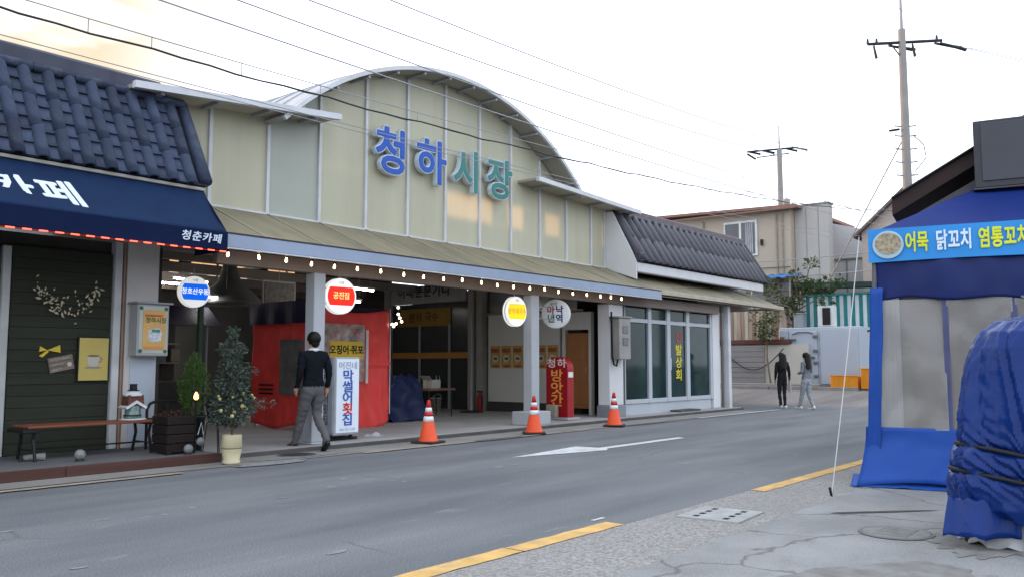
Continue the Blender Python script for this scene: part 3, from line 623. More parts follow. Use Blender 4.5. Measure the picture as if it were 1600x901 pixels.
MB().cyl((17.72, GY - .05, .07), (17.72, GY - .05, 2.9), .03, n=8).build('drain_pipe', mat('pipe_dark', (.12, .11, .11), .5), shop)
MB().cyl((23.02, GY - .06, .07), (23.02, GY - .06, 2.95), .035, n=8).build('drain_pipe', MATS['pipe_dark'], shop)
MB().box((20.0, 10.62, .07), (21.1, 10.92, .12)).build('step', m_kerb, shop)
MB().bbox((20.12, GY + .0, 1.15), (20.16, GY + .035, 1.45), .005).build('door_handle', m_alu, shop)
for i, ch in enumerate('신발상회'):
    text(ch, 'window_lettering', mat('vinyl_yellow', (.62, .52, .03), .6, .05) if i else mat('vinyl_red', (.45, .05, .04), .6), shop, (20.62, GY + .034, 1.98 - i * .33), (1, 0, 0), (0, 0, 1), .31, .022, .001, 1.3)
mb_ = thing('meter_box', 'grey metal meter box with two windows on the pier beside the glass shop', 'meter box', (17.3, 10.8, 1.4))
MB().bbox((17.06, 10.60, 1.40), (17.56, 10.845, 2.36), .015).build('case', mat('meter_grey', (.27, .26, .25), .5), mb_)
MB().bbox((17.0, 10.57, 2.362), (17.6, 10.85, 2.40), .008).build('lid', MATS['meter_grey'], mb_)
for z in (2.0, 1.72): MB().bbox((17.2, 10.588, z), (17.44, 10.599, z + .18), .004).build('window', MATS['dark_glass'], mb_)
MB().tube([(17.0, 10.78, 2.5), (16.95, 10.74, 2.1), (16.93, 10.72, 1.5), (17.0, 10.72, 1.28), (17.12, 10.72, 1.25), (17.2, 10.74, 1.42)], .022, 6).build('cable', m_black, mb_, True)
# ------------------------------------------------------------------ string of bulbs under the canopy
bs = thing('bulb_string', 'string of small warm bulbs hanging under the canopy front edge', 'string lights', (11.5, 10.5, 2.75))
BX = [6.75, 7.25, 7.72, 8.18, 8.62, 9.08, 9.58, 10.1, 10.57, 11.07, 11.56, 12.09, 12.55, 13.04, 13.56, 14.05, 14.53, 15.05, 15.58, 16.12, 16.55, 17.0]
pts = []
for i in range(len(BX) - 1):
    for k in range(4):
        t = k / 4; pts.append((BX[i] + (BX[i + 1] - BX[i]) * t, 10.5, 2.872 - .012 * math.sin(math.pi * t)))
pts.append((BX[-1], 10.5, 2.872))
MB().tube(pts, .008, 5).build('cable', m_black, bs)
sockm = MB().cyl((0, 0, .03), (0, 0, .075), .016, n=8).mesh('socket', m_black)
bulbm = MB().lathe([(.001, -.042), (.011, -.037), (.018, -.024), (.019, -.01), (.014, .01), (.010, .03)], n=10).mesh('bulb', mat('warm_bulb', (1, .8, .5), .3, 0, emit=(1, .66, .34), estr=6), True)
for i, x in enumerate(BX):
    z = 2.795 + random.uniform(-.012, .012); M = Matrix.Translation((x, 10.5, z)) @ Matrix.Rotation(random.uniform(-.25, .25), 4, 'Y')
    o = inst(bulbm, 'bulb', bs, M); inst(sockm, 'socket', o, M)

# ------------------------------------------------------------------ round lit signs
def round_sign(name, c, r, az, label, face, fcol, words, wcol, post, lit=1.2, stripe=True, depth=.13):
    nx, ny = math.cos(R(az)), math.sin(R(az)); n = Vector((nx, ny, 0)); u = Vector((-ny, nx, 0)); v = Vector((0, 0, 1)); c = Vector(c)
    t = thing(name, label, 'sign', c); Mf = Matrix(((u.x, v.x, n.x, c.x), (u.y, v.y, n.y, c.y), (u.z, v.z, n.z, c.z), (0, 0, 0, 1)))
    m_w = mat('sign_white_lit' if lit > .5 else 'sign_white_plain', (.75, .77, .76), .4, .02, emit=(1, 1, .95), estr=.22 * lit if lit > .5 else .0)
    MB().lathe([(r * .90, -depth), (r, -depth + .02), (r, -depth + .045), (r * .93, -depth + .05), (r * .93, -.05), (r, -.045), (r, -.01), (r * .97, 0), (r * .93, .004), (.001, .004)], n=36, M=Mf).build('drum', [m_w], t, True)
    MB().lathe([(r * .935, -depth + .051), (r * .945, -depth + .06), (r * .945, -.06), (r * .935, -.051)], n=36, M=Mf).build('drum_band', mat('drum_dark', (.03, .03, .03), .5), t, True)
    if stripe:
        a = math.asin(.58); poly = []
        rr = r * .88
        for k in range(13): th = -a + 2 * a * k / 12; poly.append((rr * math.cos(th), rr * math.sin(th)))
        for k in range(13): th = math.pi - a + 2 * a * k / 12; poly.append((rr * math.cos(th), rr * math.sin(th)))
        MB().prism(poly, c + n * .0045, u, v, n * .003).build('colour_field', mat(face, fcol, .4, .03, emit=fcol, estr=.34 * lit), t)
        text(words, 'lettering', mat(face + '_print', wcol, .5, 0, emit=wcol, estr=.30 * lit), t, c + n * .0085, u, v, r * .42, .025, .0008, .92)
        text('시장', 'small_lettering', mat('small_print', (.3, .36, .33), .6), t, c + n * .0065 + v * r * .72, u, v, r * .2, .01, .0008)
    MB().cyl(c - n * depth * .5 + Vector((0, 0, r * .9)), (c - n * depth * .5 + Vector((0, 0, r + .13))), .012, n=6).build('hanger', m_steel, t)
    p = Vector(post); q = c - n * depth * .5
    for dz in (.12, -.12): MB().cyl((p.x, p.y, c.z + dz), (q.x, q.y, c.z + dz), .012, n=6).build('arm', m_steel, t)
    return t
round_sign('round_sign', (7.42, 12.42, 2.42), .245, 262, 'blue and white lit round sign left of the red stall', 'field_blue', (.0, .12, .75), '청호산우동', (.85, .92, 1), (7.42, 12.5, 2.4))
round_sign('round_sign', (8.98, 10.76, 2.365), .285, 262, 'red and white lit round sign on the post by the walking man', 'field_red', (.85, .02, .01), '공진집', (1, .62, .2), (8.6, 10.84, 2.3))
round_sign('round_sign', (13.52, 10.80, 2.34), .30, 266, 'yellow and white lit round sign on the second post', 'field_yellow', (.95, .52, .0), '분이네국수', (.32, .25, .02), (13.92, 10.84, 2.3))
ws = round_sign('round_sign', (14.92, 10.86, 2.36), .31, 205, 'unlit white round sign with red green and navy characters', 'plain', (1, 1, 1), '', (0, 0, 0), (14.15, 10.84, 2.3), lit=.2, stripe=False)
n = Vector((math.cos(R(205)), math.sin(R(205)), 0)); u = Vector((-n.y, n.x, 0)); c = Vector((14.92, 10.86, 2.36))
for ch, a, bb, mm in (('마', -.105, .07, mat('print_red', (.40, .03, .03), .6)), ('낙', .085, .07, mat('print_navy', (.02, .02, .16), .6)), ('년', -.095, -.11, mat('print_green', (.03, .14, .10), .6)), ('역', .085, -.11, MATS['print_navy'])):
    text(ch, 'lettering', mm, ws, c + n * .008 + u * a + Vector((0, 0, bb)), u, (0, 0, 1), .19, .03, .0008)
text('우리', 'small_lettering', mat('print_grey', (.08, .09, .09), .6), ws, c + n * .008 + u * -.05 + Vector((0, 0, .2)), u, (0, 0, 1), .09, .02, .0008, shear=.2)

# ------------------------------------------------------------------ traffic cones
m_or = mat('cone_orange', (.72, .085, .03), .5, .08, 5); m_refl = mat('cone_reflective', (.72, .74, .76), .35, .05); m_rub = mat('cone_rubber', (.03, .03, .03), .8, .1)
m_orr = mat('cone_red_top', (.55, .03, .03), .5, .05)
def cone_make():
    b = MB(); b.bbox((-.21, -.21, 0), (.21, .21, .03), .01); base = b.mesh('cone_base', m_rub)
    prof = lambda z: .155 - .128 * (z - .03) / .63
    def ring(z0, z1, e): return [(prof(z0) + e, z0), (prof(z1) + e, z1)]
    body = MB().lathe([(.175, .03), (.165, .045)] + ring(.05, .66, 0) + [(.02, .685), (.012, .69)], n=24).mesh('cone_body', m_or, True)
    r1 = MB().lathe(ring(.345, .43, .003), n=24).mesh('reflective_band', m_refl, True)
    r2 = MB().lathe(ring(.50, .57, .003), n=24).mesh('reflective_band', m_refl, True)
    r3 = MB().lathe(ring(.431, .499, .0025), n=24).mesh('red_band', m_orr, True)
    r4 = MB().lathe(ring(.571, .665, .0025) + [(.022, .688), (.012, .693)], n=24).mesh('red_tip', m_orr, True)
    return (('base', base), ('body', body), ('reflective_band', r1), ('reflective_band', r2), ('red_band', r3), ('red_tip', r4))
CM = cone_make()
for c, rz, lab in (((10.23, 10.02, .012), 12, 'orange traffic cone on the gutter nearest the red stall, leftmost of three'), ((12.8, 9.82, .014), 40, 'orange traffic cone in front of the post with the yellow sign'),
               ((15.4, 9.72, .014), 25, 'orange traffic cone in front of the pier with the meter box')):
    t = thing('traffic_cone', lab, 'traffic cone', c, rz, 'traffic cones along the market kerb')
    for nme, me in CM: inst(me, nme, t, WM[t.name])

# ------------------------------------------------------------------ standing signs
m_signred = mat('sign_box_red', (.30, .008, .014), .4, .06, 3); m_dred = mat('sign_side_red', (.24, .012, .02), .4, .06)
rs_ = thing('standing_sign', 'red arched standing sign of the rice mill with white and orange characters', 'standing sign', (15.7, 11.28, .07))
poly = [(0, 0), (.58, 0), (.58, 1.06)] + [(.29 + .29 * math.cos(a), 1.06 + .26 * math.sin(a)) for a in [math.pi * k / 14 for k in range(1, 14)]] + [(0, 1.06)]
o = MB().prism(poly, (15.57, 11.02, .13), (0, 1, 0), (0, 0, 1), (.24, 0, 0)).build('box', m_signred, rs_)
MB().bbox((15.45, 10.92, .075), (15.93, 11.66, .128), .01).build('base_plate', mat('plate_grey', (.33, .33, .34), .5), rs_)
MB().bbox((15.44, 11.25, .13), (15.56, 11.52, .40), .015).build('ballast_block', mat('ballast', (.30, .28, .23), .9, .15, 8), rs_)
for s_, z, sz, mm, sp in (('청하', 1.2, .21, mat('print_cream', (.75, .70, .68), .5), 1.15), ('방', .92, .29, mat('print_orange', (.80, .36, .07), .5), 1), ('앗', .645, .29, None, 1), ('간', .375, .29, None, 1)):
    text(s_, 'lettering', mm or MATS['print_orange'], rs_, (15.566, 11.31, z + .1), (0, -1, 0), (0, 0, 1), sz, .016, .001, 1.32, space=sp)
MB().bbox((15.60, 11.012, 1.0), (15.78, 11.018, 1.12), .002).build('side_sticker', MATS['print_cream'], rs_)
m_wbox = mat('sign_box_white', (.62, .68, .78), .4, .04, emit=(.8, .9, 1), estr=.05)
wsn = thing('standing_sign', 'tall white lit standing sign with blue vertical characters behind the man', 'standing sign', (9.210, 11.090, .07))
MB().bbox((8.950, 10.850, .16), (9.470, 11.250, 1.40), .015).build('box', mat('sign_frame_grey', (.36, .38, .41), .5), wsn)
MB().box((8.980, 10.835, .20), (9.440, 10.848, 1.37)).build('front_panel', m_wbox, wsn)
MB().box((8.938, 10.880, .20), (8.948, 11.220, 1.37)).build('side_panel', mat('side_panel_grey', (.42, .45, .5), .5), wsn)
MB().bbox((8.860, 10.98, .075), (9.560, 11.330, .11), .01).build('foot', m_rub, wsn)
for x in (9.010, 9.410):
    MB().cyl((x, 10.990, .1), (x, 10.990, .17), .03).build('caster', m_rub, wsn)
for i, ch in enumerate('막썰어횟집'):
    text(ch, 'lettering', mat('print_blue', (.03, .10, .42), .5) if i != 3 else mat('print_bright_red', (.6, .02, .02), .5), wsn, (9.210, 10.828, 1.09 - i * .175), (1, 0, 0), (0, 0, 1), .2, .02, .001, 1.25)
    text(ch, 'side_lettering', mat('print_grey', (.08, .09, .09), .6), wsn, (8.932, 11.050, 1.09 - i * .175), (0, -1, 0), (0, 0, 1), .17, .0, .001, 1.1)
text('어진네', 'small_lettering', mat('print_pale', (.36, .40, .48), .5), wsn, (9.210, 10.828, 1.26), (1, 0, 0), (0, 0, 1), .13, .01, .001, 1.1)
text('054-232-1108', 'phone_lettering', MATS['print_pale'], wsn, (9.210, 10.828, .25), (1, 0, 0), (0, 0, 1), .055, .0, .001)
# crumpled clear plastic on the floor beside it
def pl(a, c):
    x = 9.75 + .45 * a; y = 10.9 + .3 * c
    return (x, y, .08 + .06 * abs(noise.noise(Vector((x * 9, y * 9, 2)))) * math.sin(math.pi * a) * math.sin(math.pi * c) * 2)
o = MB().grid(pl, 16, 12).build('plastic_sheet', mat('clear_plastic', (.55, .6, .62), .15, .1, alpha=.45), None)
tag(o, 'crumpled clear plastic sheet on the floor beside the white standing sign', 'plastic sheet')

# ------------------------------------------------------------------ red stall, blue tarp, table in the hall
m_redt = mat('red_tarp', (.76, .065, .055), .45, .12, 2.5, .15, 8)
m_bluet = mat('navy_tarp', (.013, .022, .075), .45, .15, 3, .2, 9)
rst = thing('red_stall', 'red tarpaulin covered food stall just inside the market hall', 'stall', (11, 13.6, .07))
def wr(a, amp=.03): return amp
def red_front(a, c):
    x = 10.05 + 1.98 * a; z = .10 + 2.28 * c
    d = .055 * noise.noise(Vector((x * 2.2, z * 1.1, 0))) + .04 * noise.noise(Vector((x * 6, z * 2, 4))) - .05 * (1 - c) ** 3 * math.sin(a * 9) + .05 * (abs(c - .52) < .02)
    sag = -.10 * math.sin(math.pi * min(1, a * 1.0)) * c ** 6
    return (x, 12.92 - abs(d) * 1.5 - .06 * (c < .5) * 0, z + sag + (.07 * math.sin(a * 7) * (1 - c) ** 4))
def red_side(a, c):
    y = 12.93 + 1.7 * a; z = .12 + 2.26 * c
    d = .05 * noise.noise(Vector((y * 2, z * 1.2, 7))) + .03 * noise.noise(Vector((y * 6, z * 2, 4)))
    return (10.03 - abs(d), y, z + .04 * math.sin(a * 8) * (1 - c) ** 4)
MB().grid(red_front, 44, 40).build('front_tarp', m_redt, rst, True, recalc=False, solid=.006)
MB().grid(red_side, 34, 34).build('side_tarp', m_redt, rst, True, recalc=False, solid=.006)
MB().box((10.03, 12.95, 2.33), (12.02, 14.65, 2.39)).build('top_tarp', mat('dark_purple_tarp', (.018, .012, .04), .6, .1), rst)
MB().grid(lambda a, c: (9.96 + .02 * math.sin(a * 20) * (1 - c), 12.85 + 1.85 * a, 2.05 + .42 * c), 20, 4).build('awning_flap', MATS['dark_purple_tarp'], rst, recalc=False, solid=.006)
MB().box((9.985, 13.02, .72), (9.996, 13.72, 1.75)).build('vinyl_window', mat('cloudy_vinyl', (.16, .15, .14), .25, .25, 5, alpha=.9), rst)
for z in (.72, .80, .88): MB().box((9.972, 13.9, z), (9.985, 14.35, z + .03)).build('vent_slot', m_black, rst)
for x, y in ((10.08, 13.0), (11.97, 13.0), (10.08, 14.6), (11.97, 14.6)): MB().cyl((x, y, .07), (x, y, 2.38), .02, n=8).build('frame_pole', m_steel, rst)
MB().cyl((12.03, 12.88, .3), (12.03, 12.88, 2.4), .012, n=6).build('edge_pole', m_alu, rst)
# printed window banner of the stall
bn = MB().bbox((10.12, 12.79, .95), (11.28, 12.80, 2.05), .003).build('picture_banner', mat('banner_food', (.30, .24, .21), .5, .75, 7, rnd=0, stain_glare=.8, stain_glare_col=(.45, .07, .05), sscale=6), rst)
y_ = MB().bbox((10.42, 12.778, 1.38), (11.22, 12.788, 1.72), .003).build('yellow_panel', mat('panel_yellow', (.62, .42, .04), .5, .06), bn)
text('오징어·쥐포', 'lettering', mat('print_black', (.01, .01, .01), .6), bn, (10.82, 12.774, 1.55), (1, 0, 0), (0, 0, 1), .18, .03, .001, .95)
MB().bbox((11.30, 12.77, .92), (11.36, 12.785, 1.95), .003).build('banner_edge', mat('banner_edge_white', (.55, .55, .55), .5), bn)
lt = thing('tangled_lights', 'small cluster of white lights and red cloth at the red stall top corner', 'lights', (12.1, 12.9, 2.1))
for i in range(7):
    MB().sphere((12.1 + random.uniform(-.05, .28), 12.9, 2.05 + random.uniform(0, .45)), .028, 8, 6).build('bulb', mat('white_bulb', (1, .95, .85), .4, 0, emit=(1, .9, .75), estr=3), lt, True)
MB().tube([(12.05, 12.9, 2.4), (12.15, 12.9, 2.2), (12.1, 12.9, 2.05), (12.3, 12.9, 2.3), (12.35, 12.9, 2.45)], .012, 5).build('wire', m_black, lt)
# navy tarp heap with table behind
def heap(a, c):
    t = 2 * math.pi * a; k = 1 - c
    r = (.3 + .7 * k ** .8) * (1 + .34 * noise.noise(Vector((math.cos(t) * 1.5, math.sin(t) * 1.5, c * 2))))
    return (13.25 + .98 * r * math.cos(t), 13.9 + .5 * r * math.sin(t), .08 + .95 * c ** .8 + .14 * noise.noise(Vector((math.cos(t) * 3, math.sin(t) * 3, c * 4))))
o = MB().grid(heap, 48, 16).build('tarp_heap', m_bluet, None, True, recalc=False); tag(o, 'navy blue tarpaulin draped over goods beside the red stall', 'tarpaulin')
bm = bmesh.new(); bm.from_mesh(o.data); bmesh.ops.remove_doubles(bm, verts=bm.verts[:], dist=.001)
be = [e for e in bm.edges if e.is_boundary and e.verts[0].co.z > .5]
if be: bmesh.ops.contextual_create(bm, geom=be)
bm.to_mesh(o.data); bm.free()
tb = thing('wooden_table', 'small brown table with metal legs behind the leftmost cone', 'table', (14.7, 14.3, .07))
MB().bbox((14.25, 13.95, .68), (15.15, 14.6, .73), .01).build('tabletop', mat('table_brown', (.17, .09, .06), .5), tb)
for x in (14.32, 15.08):
    for y in (14.02, 14.52): MB().cyl((x, y, .07), (x, y, .68), .018, n=6).build('leg', m_rub, tb)
ch = thing('plastic_chair', 'dark red chair standing behind the brown table in the hall', 'chair', (14.6, 15.2, .07))
MB().bbox((14.4, 15.0, .48), (14.85, 15.4, .52), .02).build('seat', mat('chair_red', (.13, .03, .03), .5), ch)
MB().bbox((14.4, 15.38, .6), (14.85, 15.42, 1.0), .03).build('backrest', MATS['chair_red'], ch)
for x in (14.43, 14.82):
    for y in (15.03, 15.38): MB().cyl((x, y, .07), (x, y, .5 if y < 15.2 else .62), .016, n=6).build('leg', m_rub, ch)
for i, (x, y, r, hgt, cc, lab) in enumerate([(15.75, 15.9, .17, .5, (.4, .42, .44), 'pale grey bucket among the goods outside the snack shop'), (16.2, 16.4, .2, .7, (.10, .11, .12), 'dark round bin outside the snack shop'), (16.4, 15.8, .15, .35, (.35, .33, .28), 'low cream tub outside the snack shop')]):
    t = thing('bucket', lab, 'bucket', (x, y, .07))
    MB().lathe([(r * .8, 0), (r, hgt), (r * 1.06, hgt), (r * 1.06, hgt - .03), (r * .95, hgt - .02), (r * .78, .03)], (x, y, .07), 18).build('pail', mat('pail_%d' % i, cc, .5), t, True)
    MB().tube([(x - r, y, .07 + hgt)] + [(x - r * math.cos(a), y - .06, .07 + hgt + r * .7 * math.sin(a)) for a in (.6, 1.2, 1.57, 1.9, 2.5)] + [(x + r, y, .07 + hgt)], .007, 5).build('handle', m_steel, t)
fx = thing('fire_extinguisher', 'red fire extinguisher standing on the floor by the beige column', 'fire extinguisher', (17.2, 15.0, .07))
MB().lathe([(.075, 0), (.08, .02), (.08, .36), (.06, .42), (.025, .45), (.02, .49)], (17.2, 14.98, .07), 16).build('cylinder', mat('ext_red', (.22, .015, .015), .35), fx, True)
MB().bbox((17.16, 14.90, .56), (17.24, 15.06, .60), .008).build('lever', m_rub, fx); MB().tube([(17.2, 14.92, .56), (17.14, 14.84, .5), (17.12, 14.82, .3), (17.13, 14.85, .2)], .012, 6).build('hose', m_rub, fx)
pp = thing('stand_pole', 'thin metal pole on a round black base inside the hall', 'pole stand', (16.6, 14.75, .07))
MB().lathe([(.30, 0), (.30, .02), (.26, .04), (.03, .05)], (16.6, 14.75, .07), 24).build('base', m_rub, pp); MB().cyl((16.6, 14.75, .1), (16.6, 14.75, 2.6), .025, n=8).build('pole', m_steel, pp)
for i, (x0, y0, w, d_, h_, cc, lab) in enumerate([(15.2, 16.6, .45, .4, .36, (.26, .18, .10), 'brown carton on the floor below the orange band of the snack shop'), (15.95, 17.3, .5, .42, .5, (.22, .15, .09), 'taller brown carton beside the dark bin'), (14.45, 14.05, .28, .3, .2, (.40, .40, .38), 'white carton on the small brown table'), (16.5, 17.2, .4, .5, .8, (.05, .07, .10), 'dark blue carton stack at the snack shop door')]):
    z0 = .07 if i != 2 else .73
    t = thing('carton', lab, 'carton', (x0, y0, z0)); mc_ = mat('carton_board_%d' % i, cc, .85, .15, 4)
    MB().bbox((x0, y0, z0 + .001), (x0 + w, y0 + d_, z0 + h_), .006).build('box', mc_, t)
    MB().bbox((x0 - .004, y0 + d_ * .42, z0 + .02), (x0 - .0005, y0 + d_ * .58, z0 + h_ - .01), .001).build('tape', mat('packing_tape', (.35, .26, .15), .4), t)
    MB().add([(x0, y0, z0 + h_), (x0 - .10, y0 - .01, z0 + h_ + .09), (x0 - .10, y0 + d_ + .01, z0 + h_ + .09), (x0, y0 + d_, z0 + h_)], [(0, 1, 2, 3)]).build('flap', mc_, t, solid=.006)
for i, (x, y, cc, lab) in enumerate([(14.85, 14.2, (.10, .22, .10), 'green bottle standing on the small brown table'), (14.95, 14.4, (.35, .30, .12), 'amber bottle standing on the small brown table')]):
    o = MB().lathe([(.033, 0), (.036, .01), (.036, .16), (.014, .21), (.013, .27), (.016, .272), (.016, .29), (.001, .291)], (x, y, .731), 12).build('bottle', mat('bottle_%d' % i, cc, .15, .05, spec=.5), None, True); tag(o, lab, 'bottle')
# posters on the mill wall: six alike
m_pg = mat('poster_ochre', (.42, .25, .07), .7, .25, 9); m_pr = mat('poster_brick', (.26, .09, .04), .7, .3, 12); m_pw = mat('poster_pale', (.45, .42, .34), .7, .3, 14)
pn = ['first', 'second', 'third', 'fourth', 'fifth', 'sixth']
for i in range(6):
    y = 14.70 - i * .375
    t = thing('poster', 'ochre poster on the mill wall, %s from the beige column' % pn[i], 'poster', (XR - .004, y, 1.48), 0, 'row of posters on the mill wall')
    MB().box((XR - .008, y - .17, 1.19), (XR - .002, y + .17, 1.77)).build('sheet', m_pg, t)
    MB().box((XR - .011, y - .13, 1.60), (XR - .0085, y + .14, 1.70)).build('headline', m_pr, t)
    MB().prism([(.11 * math.cos(a), .10 * math.sin(a)) for a in [k * math.pi / 6 for k in range(12)]], (XR - .0085, y, 1.44), (0, 1, 0), (0, 0, 1), (-.002, 0, 0)).build('picture', m_pw, t)
    MB().box((XR - .0125, y - .06, 1.41), (XR - .0110, y + .05, 1.47)).build('house_print', mat('poster_dark', (.05, .07, .05), .7), t)
    MB().box((XR - .011, y - .12, 1.22), (XR - .0085, y + .10, 1.27)).build('footer', m_pr, t)
# lamps in the hall
m_tube = mat('tube_lit', (1, 1, .95), .4, 0, emit=(1, .97, .88), estr=30)
for i, (x, y, z, ln_, rz, lab) in enumerate([(9.6, 17.4, 3.02, 1.2, 0, 'lit ceiling tube lamp at the left of the hall'), (11.0, 18.6, 3.25, 1.2, 20, 'lit tube lamp above the red stall behind the first post'), (12.4, 14.4, 2.92, 1.25, 8, 'lit tube lamp right of the red round sign'),
               (10.0, 16.0, 2.66, .8, 10, 'short lit tube lamp hanging low over the dark stall'), (9.7, 19.6, 3.32, 1.4, 5, 'thin lit tube lamp far back on the left'), (13.0, 15.2, 2.72, .6, 8, 'short lit lamp just above the red stall roof'), (11.6, 21, 3.45, 1.2, 0, 'small lit tube lamp deepest in the hall')]):
    t = thing('tube_light', lab, 'lamp', (x, y, z), rz)
    b = MB(); lbox(b, t, (-ln_ / 2, -.04, .02), (ln_ / 2, .04, .06)); b.build('housing', m_alu, t)
    b = MB(); b.cyl(loc(t, -ln_ / 2 + .03, 0, 0), loc(t, ln_ / 2 - .03, 0, 0), .017, n=8); b.build('tube', m_tube, t)
    for s_ in (-.4, .4): MB().cyl(loc(t, s_ * ln_, 0, .06), loc(t, s_ * ln_, 0, 3.58 - z), .004, n=4).build('hanger', m_steel, t)
# dark stall on the left of the hall
ds = thing('dark_stall', 'dark stall with navy awning at the left inside the hall', 'stall', (8.5, 16, .07))
MB().grid(lambda a, c: (7.0 + 2.9 * a, 15.55 + .5 * c, 2.05 + .40 * c + .015 * math.sin(a * 25) * (1 - c)), 30, 4).build('awning', MATS['dark_purple_tarp'], ds, recalc=False, solid=.01)
MB().bbox((7.0, 16.05, .07), (9.9, 16.7, .95), .02).build('counter', mat('counter_dark', (.045, .04, .038), .6), ds)
for x in (7.05, 9.85): MB().cyl((x, 16.0, .07), (x, 16.0, 2.4), .025, n=8).build('post', m_steel, ds)
MB().box((7.0, 17.3, .07), (9.9, 17.4, 2.4)).build('back_panel', m_dark, ds)
for z in (1.3, 1.7): MB().box((7.1, 16.9, z), (9.8, 17.28, z + .03)).build('shelf', m_beam, ds)
for i in range(9):
    x = 7.25 + i * .3; MB().bbox((x, 17.0, 1.331), (x + .2, 17.2, 1.5 + .06 * (i % 3)), .01).build('carton', mat('carton_%d' % (i % 3), ((.12, .08, .05), (.10, .12, .13), (.16, .14, .11))[i % 3], .7), ds)
fu = thing('ventilation_hood', 'grey cone shaped hood hanging above the stalls behind the first post', 'hood', (10.6, 16.4, 2.6))
MB().lathe([(.75, 0), (.72, .06), (.25, .5), (.16, .75), (.14, .95)], (10.6, 16.4, 2.56), 20).build('hood', mat('hood_grey', (.10, .10, .10), .6), fu, True)
MB().cyl((10.6, 16.4, 3.4), (10.6, 16.4, 4.3), .14, n=14).build('duct', m_steel, fu)
fr = thing('menu_board', 'dark framed menu board hanging behind the first post', 'board', (11.6, 16.2, 2.65))
MB().bbox((11.3, 16.2, 2.5), (12.2, 16.24, 3.15), .02).build('frame', m_steel, fr); MB().box((11.35, 16.185, 2.55), (12.15, 16.198, 3.1)).build('panel', mat('menu_panel', (.10, .09, .085), .6, .5, 9), fr)
MB().cyl((11.75, 16.22, 3.15), (11.75, 16.22, 3.4), .01, n=6).build('hanger', m_steel, fr)
gp = thing('green_pole', 'dark green upright pole behind the leafy potted shrub', 'pole', (8.1, 13.2, .07))
MB().cyl((8.0, 13.2, .07), (8.0, 13.2, 2.52), .05, n=10).build('pole', mat('pole_green', (.03, .06, .04), .5), gp); MB().bbox((7.9, 13.1, .07), (8.1, 13.3, .1), .01).build('foot', m_steel, gp)
# ------------------------------------------------------------------ cafe furniture and decoration
m_seat = mat('bench_wood', (.20, .065, .035), .5, .2, 4, .1, 30, stretch=(.3, 4, 4)); m_iron = mat('black_iron', (.014, .014, .016), .5, .1)
bn = thing('wooden_bench', 'long reddish wooden bench with black iron legs on the cafe platform', 'bench', (5.3, 11.25, .12))
for k in range(4): MB().bbox((4.48, 11.05 + k * .115, .515), (6.12, 11.155 + k * .115, .545), .006).build('slat', m_seat, bn)
for x in (4.56, 6.02):
    b = MB()
    b.tube([(x, 11.02, .12), (x, 11.06, .26), (x, 11.10, .38), (x, 11.06, .505)], .02, 6); b.build('leg', m_iron, bn)
    b = MB(); b.tube([(x, 11.52, .12), (x, 11.48, .26), (x, 11.44, .38), (x, 11.48, .505)], .02, 6); b.build('leg', m_iron, bn)
    MB().bbox((x - .02, 11.03, .488), (x + .02, 11.5, .513), .006).build('bracket', m_iron, bn)
    MB().cyl((x, 11.07, .25), (x, 11.47, .25), .012, n=6).build('stretcher', m_iron, bn)
MB().cyl((4.56, 11.27, .25), (6.02, 11.27, .25), .012, n=6).build('stretcher', m_iron, bn)
MB().bbox((4.42, 11.04, .46), (4.62, 11.52, .512), .01).build('end_cap', m_iron, bn)
b2 = thing('iron_bench', 'black iron bench with curved arm beside the cafe column', 'bench', (6.45, 11.45, .12))
MB().tube([(6.2, 11.5, .12), (6.2, 11.5, .66), (6.24, 11.5, .74), (6.32, 11.5, .77), (6.95, 11.5, .77)], .02, 6).build('arm', m_iron, b2)
MB().tube([(6.2, 11.5, .53), (6.95, 11.5, .53)], .018, 6).build('rail', m_iron, b2)
for x in (6.5, 6.93): MB().cyl((x, 11.5, .12), (x, 11.5, .77), .016, n=6).build('leg', m_iron, b2)
# snow-globe lantern shaped like a house with a hat
sn = thing('house_lantern', 'white and green house shaped lantern with black top hat on the bench', 'lantern', (5.88, 11.3, .545))
lx, ly, lz = 5.88, 11.28, .547
MB().lathe([(.17, 0), (.18, .012), (.12, .02), (.001, .02)], (lx, ly, lz), 24).build('tray', mat('tray_white', (.55, .55, .55), .5), sn, True)
MB().lathe([(.10, .02), (.11, .03), (.112, .05), (.10, .07), (.10, .18), (.095, .19)], (lx, ly, lz), 20).build('globe', mat('globe_green', (.10, .17, .16), .2, .5, 16, spec=.7), sn, True)
MB().lathe([(.108, .045), (.114, .05), (.114, .065), (.108, .07)], (lx, ly, lz), 20).build('base_ring', m_iron, sn, True)
def snowroof(a): pass
MB().prism([(-.15, .17), (0, .26), (.15, .17), (.13, .145), (0, .22), (-.13, .145)], (lx, ly - .11, lz), (1, 0, 0), (0, 0, 1), (0, .22, 0)).build('snow_roof', mat('snow_white', (.62, .63, .64), .6), sn)
MB().prism([(-.115, .18), (0, .255), (.115, .18), (.10, .33), (-.10, .33)], (lx, ly - .09, lz), (1, 0, 0), (0, 0, 1), (0, .18, 0)).build('upper_house', mat('house_brown', (.12, .05, .04), .6, .4, 20), sn)
MB().lathe([(.12, .315), (.115, .335), (.085, .37), (.04, .39), (.001, .392)], (lx, ly, lz), 18).build('snow_cap', MATS['snow_white'], sn, True)
MB().lathe([(.075, .385), (.075, .395), (.048, .397), (.046, .46), (.052, .475), (.001, .477)], (lx, ly, lz), 16).build('hat', m_iron, sn, True)
